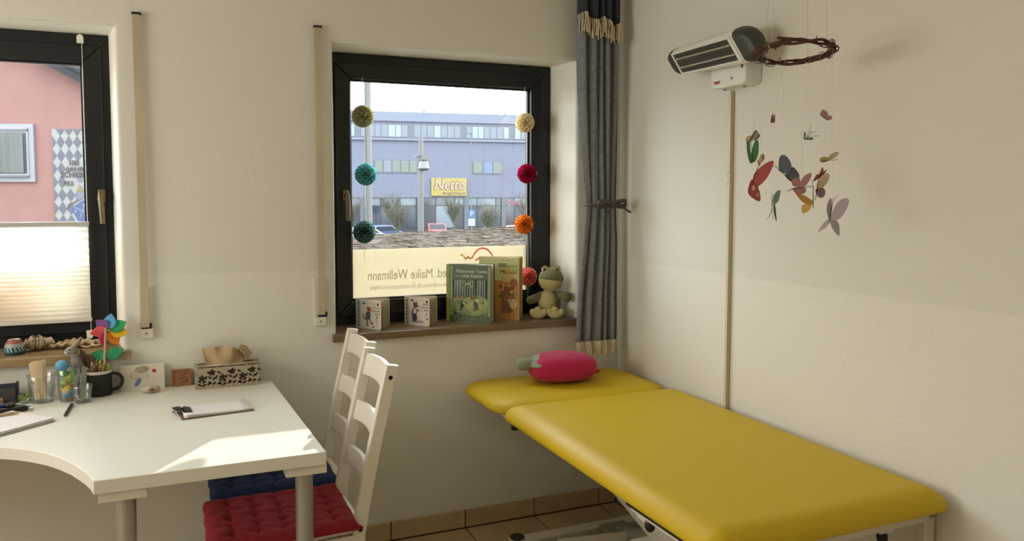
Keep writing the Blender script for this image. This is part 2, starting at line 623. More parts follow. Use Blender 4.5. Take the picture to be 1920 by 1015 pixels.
# stone-look window boards
def sill_mat(name, c, c2):
    return mat(name, c, 0.28, c2=c2, vscale=4, stretch=(1, 6, 6), bump=0.03)
M_SILL2 = sill_mat('brown_stone', '6e5a44', '7d6850')
M_SILL1 = sill_mat('oak_board', '8a7152', 'a58b66')
sill2 = tag(MB().box(-1.333, -0.215, -0.030, 0.21, 0.862, 0.892).build('trim_2', M_SILL2, smooth=0, bevel=0.003), kind='structure')
sill1 = tag(MB().box(-3.20, -2.066, -0.030, 0.21, 0.856, 0.886).build('trim_1', M_SILL1, smooth=0, bevel=0.003), kind='structure')
# ------------------------------------------------------------------ the street outside
GD = 2.75                                        # the street lies this far below the room's floor level
M_FAC = mat('lavender_render', '484c5a', 0.8)
M_FAC2 = mat('pale_panel', '4d5360', 0.7)
M_WGREY = mat('window_grey', '343b44', 0.5)
M_WLIGHT = mat('window_sky_reflection', '535e68', 0.25)
M_WMID = mat('window_blind_grey', '454c56', 0.4)
M_WGREEN = mat('window_curtain_green', '454c47', 0.5)
M_SHOP = mat('shop_glass', '262e36', 0.12)
M_SHOP2 = mat('shop_glass_pale', '4d585f', 0.2)
M_SHOPD = mat('shop_dark', '1a1f25', 0.3)
M_YEL = mat('sign_yellow', '6a5e24', 0.5)
M_MAUVE = mat('sign_red', '563438', 0.5)
M_PALEY = mat('sign_pale', '746f51', 0.5)
fac = thing('commercial_building', 'long pale lavender commercial building across the street, seen through the right window', 'building', (27.493, 82.301, 0))
fac.rotation_euler.z = math.atan2(-.141, .99)
FZ = -2.9
MB().box(-40, 40, 0, 14, 1.12, 10.52).build('wall', M_FAC, fac, smooth=0)
MB().box(-40, 40, -0.25, 0, 7.45, 7.7).build('ledge', M_FAC2, fac, smooth=0)
MB().box(-40, 40, -0.2, 0, 9.55, 10.6).build('parapet', M_FAC2, fac, smooth=0)
for x in (-3.2, 6.2):
    MB().box(x - 0.08, x + 0.08, 0.5, 0.7, 10.5, 10.9).build('roof_vent', M_WGREY, fac, smooth=0)
band = MB().box(-40, 40, -0.06, 0, 7.75, 9.25).build('window_band', M_WGREY, fac, smooth=0)
random.seed(4)
x = -20.0
k = 0
while x < 20:
    w = random.choice((0.66, 0.72, 0.8))
    if k % 8 != 5 and x + w < 20:
        m = random.choice((M_WLIGHT, M_WLIGHT, M_WMID, M_WMID))
        MB().box(x, x + w - 0.07, -0.10, -0.05, 7.85, 9.15).build('window_pane', m, band, smooth=0)
    x += w
    k += 1
for (a, b, z0, z1, ms) in ((-8.85, -4.05, 3.84, 5.33, (M_WGREEN, M_WMID, M_WGREEN, M_WGREEN, M_WGREEN)), (2.24, 5.75, 3.79, 5.28, (M_WGREEN, mat('blue_blind', '3d4d68', 0.5), M_WGREEN))):
    wn = MB().box(a, b, -0.06, 0, z0, z1).build('window', M_WGREY, fac, smooth=0)
    n = len(ms)
    for i, m in enumerate(ms):
        MB().box(a + (b - a) * i / n + 0.08, a + (b - a) * (i + 1) / n - 0.08, -0.1, -0.05, z0 + 0.1, z1 - 0.12).build('window_pane', m, wn, smooth=0)
shop = MB().box(-40, 40, 0.3, 1, FZ, 1.12).build('shopfront', M_SHOPD, fac, smooth=0)
random.seed(9)
x = -14.0
while x < 14:
    w = random.choice((1.3, 1.8, 2.2))
    MB().box(x + 0.06, x + w - 0.06, 0.22, 0.3, 0.25, 1.05).build('shop_pane', random.choice((M_SHOP2, M_SHOP, M_SHOP2)), shop, smooth=0)
    MB().box(x + 0.06, x + w - 0.06, 0.22, 0.3, -2.3, 0.15).build('shop_pane', random.choice((M_SHOP, M_SHOPD, M_SHOP, M_SHOP2)), shop, smooth=0)  # pane tones varied to stand for reflections in the glass
    x += w
for x in (-10.2, -3.9, 1.5, 5.9):
    MB().box(x - 0.25, x + 0.25, 0.0, 0.35, FZ, 1.12).build('pillar', M_WGREY, fac, smooth=0)
text('shop_lettering', 'ZINK', 0.75, mat('pink_letter', '68434e', 0.5), fac, frame3((6.35, 0.15, 0.22), (1, 0, 0), (0, 0, 1)), depth=0.03, bold=0.02)

sg = thing('supermarket_sign', 'yellow supermarket sign on the lavender building', 'sign', tuple(fac.matrix_basis @ Vector((-0.52, -0.12, 2.32))), fac.rotation_euler.z)
MB().box(-2.03, 2.03, -0.1, 0.1, -1.0, 1.0).build('panel', M_YEL, sg, smooth=0)
text('lettering', 'Netto', 1.62, M_MAUVE, sg, frame3((-1.80, -0.12, -0.28), (1, 0, 0), (0, 0, 1)), depth=0.01, bold=0.075, shear=0.18, width=3.62)
text('lettering', 'Netto', 1.62, M_PALEY, sg, frame3((-1.74, -0.15, -0.28), (1, 0, 0), (0, 0, 1)), depth=0.01, bold=0.0, shear=0.18, width=3.44)
text('lettering', 'Marken-Discount', 0.42, M_MAUVE, sg, frame3((-0.75, -0.12, -0.82), (1, 0, 0), (0, 0, 1)), depth=0.01, bold=0.002, width=2.6)

M_ASPH = mat('asphalt', '3a3a3b', 0.9, var=0.1)
ground = tag(MB().box(-120, 160, 0.8, 160, -3.2, -GD).build('ground', M_ASPH, smooth=0), kind='structure')

M_POLE = mat('pole_grey', '3d3f3c', 0.5)
def post(label, x, y, z0, z1, r, head=None):
    t = thing('street_lamp' if head else 'steel_post', label, 'street lamp' if head else 'post', (x, y, -GD), group=None)
    MB().cyl((0, 0, 0), (0, 0, z1 + GD), r, r * 0.9, 14).build('pole', M_POLE, t)
    if head == 'bell':
        b = MB().lathe([(0.05, 0.62), (0.14, 0.56), (0.27, 0.2), (0.32, -0.02), (0.29, -0.08), (0.2, -0.14), (0.01, -0.16)], 20, c=(0.12, -0.15, z1 + GD - 1.75))
        b.build('lamp_head', mat('lamp_silver', '4c4e50', 0.3, metal=0.3), t)
        MB().box(-0.35, 0.3, -0.3, 0.3, z1 + GD - 1.12, z1 + GD - 1.02).box(-0.1, 0.35, -0.4, -0.1, z1 + GD - 1.3, z1 + GD - 1.05).build('bracket', M_POLE, t, smooth=0)
    if head == 'arm':
        MB().box(-0.36, 0.18, -0.08, 0.08, z1 + GD - 0.05, z1 + GD + 0.03).build('lamp_head', M_POLE, t, smooth=0)
    return t
post('thick grey steel post close outside, behind the left paper balls', 3.13, 18.7, 0, 4.9, 0.105)
post('grey pole with silver bell lamp left of the yellow sign', 11.12, 40.3, 0, 4.7, 0.15, 'bell')
post('tall thin street lamp in front of the lavender building, right of the yellow sign', 22.45, 62.8, 0, 6.86, 0.055, 'arm')
post('thin street lamp right of the parking sign, before the two-pane window', 25.3, 66.9, 0, 5.74, 0.05, 'arm')

ps = thing('parking_sign', 'blue parking sign on a post below the yellow sign', 'sign', (18.879, 53.0, -GD), -0.4)
MB().cyl((0, 0, 0), (0, 0, GD + 0.4), 0.05, n=8).build('post', M_POLE, ps)
MB().box(-0.26, 0.26, -0.1, -0.06, GD - 0.27, GD + 0.30).build('panel', mat('sign_blue', '1f3d66', 0.5), ps, smooth=0)
MB().box(-0.26, 0.26, -0.1, -0.06, GD - 0.90, GD - 0.34).build('lower_panel', mat('sign_white', '6d6f72', 0.5), ps, smooth=0)
text('letter', 'P', 0.55, mat('sign_white', '6d6f72', 0.5), ps, frame3((-0.14, -0.12, GD - 0.19), (1, 0, 0), (0, 0, 1)), depth=0.005, bold=0.01)

def car(label, x, y, rz, c):
    t = thing('car', label, 'car', (x, y, -GD), rz, 'parked cars across the street')
    m = mat('paint_' + c, c, 0.5)
    prof = [(-2.1, 0.25), (-2.15, 0.75), (-2.0, 0.92), (-1.2, 1.0), (-0.5, 1.45), (1.0, 1.48), (1.75, 1.0), (2.1, 0.9), (2.15, 0.3)]
    MB().prism(prof, -0.86, 0.86, 'y').build('body', m, t, bevel=0.12, seg=3)
    gl = mat('car_window', '252c32', 0.6, spec=0.08)
    for s in (-1, 1):
        MB().prism([(-1.0, 1.02), (-0.45, 1.38), (0.9, 1.4), (1.45, 1.02)], s * 0.855, s * 0.875, 'y').build('side_window', gl, t, smooth=0)
    MB().add([(1.12, -0.68, 1.42), (1.12, 0.68, 1.42), (1.77, 0.75, 1.02), (1.77, -0.75, 1.02)], [(0, 1, 2, 3)]).build('rear_window', gl, t, smooth=0)
    for s in (-1, 1):
        MB().box(2.08, 2.16, s * 0.62 - 0.16, s * 0.62 + 0.16, 0.72, 0.9).build('tail_light', mat('tail_red', '661d1d', 0.3), t, smooth=0)
        for a in (-1.35, 1.35):
            MB().cyl((a, s * 0.88, 0.32), (a, s * 0.66, 0.32), 0.32, n=16).build('wheel', M_BLACK, t)
    return t
car('red car seen from behind, below the yellow supermarket sign', 21.2, 69.0, -PI / 2 - 0.25, '5e1016')
car('blue car seen side on behind the thick grey post', 14.8, 66.0, 0.25, '16264e')
car('silver white car parked at the left edge of the right window', 12.4, 62.5, 0.1, '66696c')
car('white car below the bare tree beside the orange paper ball', 26.3, 61.5, 0.3, '6c7074')

def bare_tree(label, x, y, h, seed):
    random.seed(seed)
    t = thing('bare_tree', label, 'tree', (x, y, -GD), group='bare trees on the car park')
    m = mat('bark_grey_green', '3c3c30', 0.9)
    MB().tube([(0, 0, 0), (0.03, 0, h * .2), (0, 0, h * .4)], [0.14, 0.12, 0.1], 8).build('trunk', m, t)
    b = MB()
    for i in range(46):
        a = random.uniform(0, 2 * PI)
        r1 = random.uniform(0.3, 1.0) * h * .32
        z0 = h * random.uniform(.28, .4)
        z1 = h * random.uniform(.65, 1.0)
        p1 = Vector((math.cos(a) * r1 * .5, math.sin(a) * r1 * .5, (z0 + z1) / 2))
        p2 = Vector((math.cos(a) * r1, math.sin(a) * r1, z1))
        b.tube([(0, 0, z0), p1, p2], [0.05, 0.035, 0.012], 5)
        for q in range(4):
            s = p1.lerp(p2, random.random())
            b.tube([s, s + Vector((random.uniform(-.5, .5), random.uniform(-.5, .5), random.uniform(.2, .7)))], [0.02, 0.008], 4)
    tag(b.build('twigs', m, t), kind='stuff')
    return t
bare_tree('bare bushy tree right of the parking sign, outside the right window', 21.9, 57.2, 3.5, 3)
bare_tree('bare tree between the bell lamp pole and the yellow sign', 15.6, 62.0, 3.4, 5)
bare_tree('bare tree behind the blue car near the thick post', 12.6, 67.0, 4.0, 8)

bare_tree('bare tree in front of the shop windows, left of the bell lamp pole', 18.5, 75.1, 4.3, 13)
bare_tree('bare tree in front of the shop windows below the yellow sign', 24.2, 72.6, 4.2, 14)
bare_tree('bare tree at the right edge of the right window view, by the pink letters', 31.0, 69.8, 4.3, 15)
post('small distant street lamp near the right edge of the lavender building', 28.9, 71.2, 0, 5.15, 0.04, 'arm')

# shingled flat outbuilding roof just below the right window
roof = thing('shingle_roof', 'weathered grey brown shingle roof just outside the right window', 'roof', (0, 0, 0))
M_SHI = [mat('shingle_grey', '49443f', 1.0, var=0.3, vscale=3, spec=0.0), mat('shingle_brown', '3d372f', 1.0, var=0.3, vscale=3, spec=0.0), mat('shingle_pale', '575049', 1.0, var=0.25, vscale=4, spec=0.0)]
random.seed(21)
b = MB()
nrow = 100
for j in range(nrow):
    y = 1.6 + j * 0.079
    x = -2.0 + random.uniform(-.3, 0)
    while x < 6.5:
        w = random.uniform(0.06, 0.26)
        z = 0.61 + (y - 1.6) * 0.03 + (x - 2.1) * 0.040 + random.uniform(-0.002, 0.004)
        b.add([(x, y, z + .006), (x + w, y, z + .006), (x + w, y + .12, z + .003), (x, y + .12, z + .003), (x, y, z - .004), (x + w, y, z - .004)],
              [(0, 1, 2, 3), (4, 5, 1, 0)], random.randrange(3))
        x += w
tag(b.build('shingles', M_SHI, roof, smooth=0), kind='stuff')
rz_ = lambda x, y: 0.603 + (y - 1.6) * 0.03 + (x - 2.1) * 0.040
MB().add([(x, y, rz_(x, y) + d) for d in (0, -0.05) for x, y in ((-2.2, 1.6), (6.7, 1.6), (6.7, 9.5), (-2.2, 9.5))], [(0, 1, 2, 3), (7, 6, 5, 4), (0, 4, 5, 1), (1, 5, 6, 2), (2, 6, 7, 3), (3, 7, 4, 0)]).build('roof_deck', M_SHI[0], roof, smooth=0)
MB().prism([(1.5, -2.6), (9.4, -2.6), (9.4, 0.60), (1.5, 0.36)], -2.0, 6.6, 'x').build('outbuilding_wall', mat('wall_outside', '4b4943', .9), roof, smooth=0)

# pink house seen through the left window
M_PINK = mat('pink_render', '5d413c', 0.9, var=0.06, vscale=2)
hs = thing('pink_house', 'pink rendered house wall with a white framed window, seen through the left window', 'house', (-4.286, 15.306, 0), math.atan2(-.394, .919))
# gable wall with the verge falling to the right
MB().prism([(-14, -2.6), (1.7, -2.6), (1.7, 3.30), (0.3, 4.04), (-4.5, 6.6), (-9.3, 4.04), (-14, 1.5)], 0, 0.4, 'y').build('wall', M_PINK, hs, smooth=0)
M_RT = mat('roof_tile_grey', '2a2b2d', 1.0, spec=0.0)
rf = MB().prism([(-4.5, 6.74), (2.0, 3.30), (2.0, 3.11), (-4.5, 6.55)], -0.35, 8, 'y').build('roof', M_RT, hs, smooth=0)
for i in range(20):
    a = i / 20
    x, z = -4.5 + 6.5 * a, 6.74 - 3.44 * a
    for yy in range(3):
        o = MB().box(0, 0.36, -0.4 + yy * .3, -0.12 + yy * .3, 0, 0.06).build('roof_tile', M_RT, rf, smooth=0)
        o.location = (x, 0, z)
        o.rotation_euler.y = math.atan2(6.08, 11.5)
hw = MB().box(-2.0, -0.135, -0.06, 0.02, 1.705, 2.868).build('window_surround', mat('white_render', '5e5e63', 0.8), hs, smooth=0)
MB().box(-1.88, -0.235, -0.08, -0.055, 1.80, 2.79).build('window_frame', mat('house_window_white', '5e5e61', 0.5), hw, smooth=0)
MB().box(-1.84, -0.235, -0.11, -0.08, 2.72, 2.76).box(-1.84, -0.235, -0.12, -0.08, 1.80, 1.835).build('roller_track', mat('track_grey', '2e3033', .5), hw, smooth=0)
MB().box(-1.82, -0.275, -0.09, -0.075, 1.87, 2.69).build('window_pane', mat('house_pane', '35393a', 0.4, spec=0.15), hw, smooth=0)
cv = MB()
cv.grid(lambda u, v: (-1.8 + 1.5 * u, -0.125 + 0.025 * math.sin(u * 48 + 2 * math.sin(u * 9)), 1.89 + 0.78 * v), 120, 1)
cv.build('net_curtain', thin('net_white', '626663', 0.2, 0.3), hw)
mu = MB().box(0.22, 1.55, -0.035, 0, 0.4, 2.765).build('mural_panel', mat('mural_white', '5c5c5a', 0.8), hs, smooth=0)
mu['label'] = 'blue and white harlequin mural with lettering'
M_DIA = mat('mural_grey_blue', '36363d', 0.8)
P = Print(frame3((0, -0.036, 0), (1, 0, 0), (0, 0, 1), (0, -1, 0)))
class PZ(Print):
    def poly(s, pts, m):
        s.k += 1
        z = 0.001 + 0.0002 * s.k
        s.mb.add([(p[0], p[1], z) for p in pts], [tuple(range(len(pts)))], s._m(m), s.M)
        return s
P = PZ(P.M)
dw, dh = 0.168, 0.265
for j in range(10):
    for i in range(9):
        cx, cz = 0.31 + i * dw, 2.50 - j * dh
        cx -= dw / 2
        z0, z1 = max(cz - dh / 2, 0.41), min(cz + dh / 2, 2.76)
        if (0.45 < cx < 1.3 and 1.55 < cz < 2.15) or (cx > 0.6 and cz < 1.42) or cz - dh / 2 < 0.4: continue
        xa, xb = max(cx - dw / 2, 0.225), min(cx + dw / 2, 1.54)
        P.poly([(xa, cz), (cx if cx > .225 else .226, z0), (xb, cz), (cx if cx > .225 else .226, z1)], M_DIA)
for i in range(1, 8):
    cx = 0.31 + i * dw
    P.poly([(cx - dw, 2.762), (cx, 2.762), (cx - dw / 2, 2.762 - 0.13)], M_DIA)
M_MBLUE = mat('mural_blue', '25314c', 0.8)
M_OCH = mat('mural_ochre', '524726', 0.8)
M_BRN = mat('mural_brown', '342c28', 0.8)
M_LET = mat('mural_letter', '201c1c', 0.8)
P.poly([(0.57, 1.18), (0.80, 1.33), (1.35, 1.33), (1.45, 0.6), (0.78, 0.75)], M_MBLUE)
P.line([(0.62, 1.20), (1.2, 0.95)], 0.012, mat('mural_white', '5c5c5a')).line([(0.86, 1.28), (0.74, 0.98)], 0.012, mat('mural_white', '5c5c5a'))
P.ell(0.655, 1.12, 0.02, 0.02, mat('mural_white', '5c5c5a')).ell(0.83, 1.24, 0.02, 0.02, mat('mural_white', '5c5c5a'))
P.poly([(0.68, 1.53), (0.71, 1.50), (0.84, 1.52), (0.82, 1.56), (0.78, 1.62), (0.74, 1.66), (0.73, 1.60), (0.70, 1.55)], M_OCH)
P.poly([(0.70, 1.50), (0.84, 1.51), (0.86, 1.40), (0.74, 1.34), (0.68, 1.37)], mat('mural_lilac', '464351', .8))
P.ell(0.76, 1.76, 0.05, 0.07, mat('mural_lilac', '464351', .8))
P.line([(0.70, 1.36), (0.66, 1.30), (0.58, 1.27), (0.52, 1.24), (0.50, 1.14)], 0.03, M_BRN)
P.build('mural_figure', mu)
FM = lambda x, z: frame3((x, -0.066, z), (1, 0, 0), (0, 0, 1))
text('mural_lettering', '100', 0.14, M_LET, mu, FM(0.55, 2.04), depth=0.001, bold=0.004)
text('mural_lettering', '(JAHRE', 0.115, M_LET, mu, FM(0.49, 1.925), depth=0.001, bold=0.003, width=0.43)
text('mural_lettering', 'SCHIER', 0.15, M_LET, mu, FM(0.385, 1.80), depth=0.001, bold=0.003, width=0.47)
text('mural_lettering', '953', 0.13, M_LET, mu, FM(0.445, 1.63), depth=0.001, bold=0.003)
# ------------------------------------------------------------------ treatment table
M_VINYL = mat('yellow_vinyl', 'ccac1c', 0.5, bump=0.03, bscale=220, spec=0.25)
M_STEEL = mat('white_powder_coat', 'd6d0c2', 0.4)
M_RUB = mat('black_rubber', '16130f', 0.6)
def cushion(x0, x1, y0, y1, z0, z1, rc, re, n=10):
    """upholstered slab: rounded plan corners rc, rounded upper edge re"""
    def outline(inset):
        r = max(rc - inset, 0.01)
        pts = []
        for cx, cy, a0 in ((x1 - inset - r, y1 - inset - r, 0), (x0 + inset + r, y1 - inset - r, 90), (x0 + inset + r, y0 + inset + r, 180), (x1 - inset - r, y0 + inset + r, 270)):
            for k in range(n + 1):
                a = math.radians(a0 + 90 * k / n)
                pts.append((cx + r * math.cos(a), cy + r * math.sin(a)))
        return pts
    rings = [(0.012, z0), (0.002, z0 + 0.006), (0.0, z0 + 0.013)]
    h = z1 - z0 - 0.013
    for k in range(1, 9):
        a = PI / 2 * k / 8
        rings.append((re * (1 - math.cos(a)), z0 + 0.013 + h * math.sin(a)))
    b = MB()
    vs, fs = [], []
    for ins, z in rings:
        vs += [(p[0], p[1], z) for p in outline(ins)]
    m = 4 * (n + 1)
    for i in range(len(rings) - 1):
        for j in range(m):
            fs.append((i * m + j, i * m + (j + 1) % m, (i + 1) * m + (j + 1) % m, (i + 1) * m + j))
    fs.append(tuple(range(m - 1, -1, -1)))
    fs.append(tuple((len(rings) - 1) * m + j for j in range(m)))
    return b.add(vs, fs)
bed = thing('treatment_table', 'yellow vinyl treatment table on a white steel base along the right wall', 'treatment table', (-0.4, -0.9, 0))
BX = Matrix.Translation((0.4, 0.9, 0))
def bedpart(b, name, m, parent=None, **k):
    dz = 0.022 if name in ('head_board', 'top_frame', 'rail_groove', 'corner_post', 'latch', 'knob', 'stop_block') else 0.0
    b.v = [(p[0] + 0.4, p[1] + 0.9, p[2] + dz) for p in b.v]
    return b.build(name, m, parent or bed, **k)
bedpart(cushion(-0.80, -0.016, -1.775, -0.485, 0.614, 0.672, 0.06, 0.075), 'main_cushion', M_VINYL, smooth=60)
bedpart(cushion(-0.80, -0.016, -0.478, -0.018, 0.612, 0.664, 0.10, 0.075), 'head_cushion', M_VINYL, smooth=60)
bedpart(MB().box(-0.76, -0.05, -0.47, -0.05, 0.578, 0.590), 'head_board', M_STEEL, smooth=0)
b = MB()
for x in (-0.735, -0.045):
    b.bar((x, -1.70, 0.568), (x, -1.33 if x < -.5 else -0.5, 0.568), 0.03, 0.042)
for y in (-1.70, -1.33):
    b.bar((-0.735, y, 0.568), (-0.045, y, 0.568), 0.03, 0.042)
bedpart(b, 'top_frame', M_STEEL, smooth=0, bevel=0.002)
bedpart(MB().bar((-0.752, -1.70, 0.560), (-0.752, -1.31, 0.560), 0.004, 0.005), 'rail_groove', M_DARK, smooth=0)
for x in (-0.735, -0.03):
    bedpart(MB().bar((x, -1.69, 0.55), (x, -1.69, 0.40), 0.04, 0.03, upv=(0, 1, 0)), 'corner_post', M_STEEL, smooth=0, bevel=0.003)
# lifting mechanism
for x in (-0.60, -0.16):
    bedpart(MB().bar((x + .22, -0.36, 0.437), (x + .22, -1.05, 0.244), 0.03, 0.085), 'lifting_arm', M_STEEL, smooth=0, bevel=0.003)
    bedpart(MB().bar((x + 0.26, -1.50, 0.55), (x + 0.26, -0.70, 0.13), 0.028, 0.05), 'scissor_arm', M_STEEL, smooth=0, bevel=0.003)
pl = bedpart(MB().bar((-0.60, -0.575, 0.09), (-0.10, -0.655, 0.09), 0.016, 0.12), 'cross_plate', M_STEEL, smooth=0, bevel=0.003)
bedpart(MB().cyl((-0.27, -0.632, 0.118), (-0.272, -0.645, 0.118), 0.013, n=12), 'bolt', mat('bolt_steel', '6a665c', 0.35, metal=0.9), pl)
for y in (-0.42, -1.52):
    bedpart(MB().bar((-0.70, y, 0.075), (-0.06, y, 0.075), 0.06, 0.06), 'base_beam', M_STEEL, smooth=0, bevel=0.003)
    for x in (-0.70, -0.07):
        ft = bedpart(MB().lathe([(0.001, 0), (0.032, 0), (0.032, 0.108), (0.028, 0.110)], 24, c=(x, y, 0)), 'foot', M_STEEL)
        bedpart(MB().lathe([(0.028, 0.109), (0.029, 0.116), (0.026, 0.118), (0.001, 0.118)], 24, c=(x, y, 0)), 'cap', M_RUB, ft)
for x in (-0.64, -0.12):
    bedpart(MB().bar((x, -0.45, 0.075), (x, -1.50, 0.075), 0.05, 0.05), 'base_rail', M_STEEL, smooth=0, bevel=0.003)
mt = bedpart(MB().cyl((-0.30, -0.50, 0.09), (-0.30, -1.02, 0.27), 0.03, n=20), 'motor', mat('motor_grey', '8d8c80', 0.45))
bedpart(MB().box(-0.36, -0.24, -0.56, -0.46, 0.05, 0.125), 'motor_housing', mat('motor_grey', '8d8c80'), mt, smooth=0, bevel=0.008)
for x, y in ((-0.17, -1.672), (-0.705, -1.36)):
    kb = bedpart(MB().box(x - 0.03, x + 0.02, y - 0.02, y + 0.02, 0.528, 0.55), 'latch', M_STEEL, smooth=0)
    bedpart(MB().cyl((x, y, 0.55), (x, y, 0.527), 0.011, n=14).ell((x, y, 0.508), (0.015, 0.015, 0.02), 14, 8), 'knob', M_RUB, kb)
bedpart(MB().box(-0.79, -0.768, -0.585, -0.568, 0.572, 0.592), 'stop_block', M_RUB, smooth=0)

# magenta plush vegetable lying on the head cushion
pv = thing('plush_radish', 'magenta plush radish with pale green stalk lying on the yellow head cushion', 'plush toy', (-0.40, -0.22, 0.665), math.radians(-8))
M_MAG = mat('magenta_plush', 'b5174f', 0.85, sheen=0.15, bump=0.25, bscale=260)
M_SAGE = mat('sage_plush', '8d9580', 0.9, sheen=0.3, bump=0.25, bscale=260)
def plump(p):
    return (1 / (abs(p.x) ** 2.7 + abs(p.y) ** 2.7 + abs(p.z) ** 2.7) ** (1 / 2.7)) * (1 - 0.05 * max(0, p.x) + 0.01 * math.sin(7 * p.x + 3 * p.y))
body = MB().ell((0.0, 0, 0.062), (0.152, 0.105, 0.061), 40, 20, fn=plump)
body.ell((0.150, -0.01, 0.034), (0.012, 0.008, 0.009), 12, 8)
bodyo = body.build('body', M_MAG, pv, smooth=80)
M_SEED = mat('seed_pink', 'e7a8b8', 0.8)
sd = MB()
for (x, y) in ((-0.085, -0.055), (-0.03, -0.06), (0.055, -0.062), (0.12, -0.05), (0.0, 0.02), (-0.06, 0.01), (0.09, 0.0), (0.03, 0.06)):
    z = 0.061 + 0.062 * math.sqrt(max(0, 1 - (x / 0.158) ** 2 - (y / 0.115) ** 2)) * 1.0
    sd.ell((x, y, z), (0.003, 0.002, 0.003), 8, 6)
sd.build('stitch_dots', M_SEED, bodyo)
st = MB().tube([(-0.135, 0.0, 0.078), (-0.160, 0.0, 0.080), (-0.182, 0.002, 0.078), (-0.198, 0.002, 0.077), (-0.204, 0.002, 0.077)], [0.024, 0.026, 0.027, 0.022, 0.010], 14)
st.build('stalk', M_SAGE, pv, smooth=70)
lf = MB()
for a in (-0.75, 0.0, 0.7):
    n = 6
    def leaf(u, v, a=a):
        w = 0.032 * math.sin(PI * min(1, 0.25 + 0.75 * v)) * (u - 0.5) * 2
        d = v * 0.050
        cx = -0.152 + d
        rr = 1.02
        q = max(0.05, 1 - abs(cx / 0.153) ** 2.7) ** (1 / 2.7) * rr
        ang = a + w / 0.06
        return (cx, 0.105 * q * math.sin(ang), 0.062 + 0.061 * q * math.cos(ang))
    lf.grid(leaf, n, n)
lf.build('leaf_collar', M_SAGE, pv, smooth=70, solid=0.003)

# ------------------------------------------------------------------ desk
DZ = 0.74
desk = thing('corner_desk', 'white corner desk with a concave front edge under the left window', 'desk', (-1.85, -0.5, 0))
M_DESK = mat('white_laminate', 'e6e4da', 0.36, spec=0.45)
M_EDGE = mat('white_edge_band', 'dfdccd', 0.45)
M_ALU = mat('brushed_steel', 'aeaeaa', 0.33, metal=0.6)
dp = [(-1.578, -0.062), (-1.536, -1.006), (-2.112, -1.006)]
curve = [(-2.123, -0.962), (-2.136, -0.925), (-2.151, -0.889), (-2.180, -0.825), (-2.215, -0.765), (-2.250, -0.715), (-2.290, -0.671), (-2.333, -0.632), (-2.379, -0.600), (-2.44, -0.568), (-2.52, -0.540), (-2.62, -0.520), (-2.75, -0.51)]
dp += curve + [(-3.15, -0.51), (-3.15, -0.008), (-1.845, -0.008)]
def deskpart(b, name, m, parent=None, **k):
    b.v = [(p[0] + 1.85, p[1] + 0.5, p[2]) for p in b.v]
    return b.build(name, m, parent or desk, **k)
deskpart(MB().prism(dp, DZ - 0.036, DZ), 'tabletop', M_DESK, smooth=30, bevel=0.002)
for (x, y, s) in ((-1.587, -0.93, 1), (-2.044, -0.93, 1), (-1.63, -0.12, 1), (-3.05, -0.12, 1), (-3.05, -0.42, 1)):
    blk = deskpart(MB().box(x - 0.058, x + 0.053, y - 0.068, y + 0.058, DZ - 0.062, DZ - 0.0365), 'mounting_block', M_EDGE, smooth=0, bevel=0.001)
    lg = deskpart(MB().cyl((x, y, 0.0), (x, y, DZ - 0.062), 0.0245, n=28), 'leg', M_ALU)

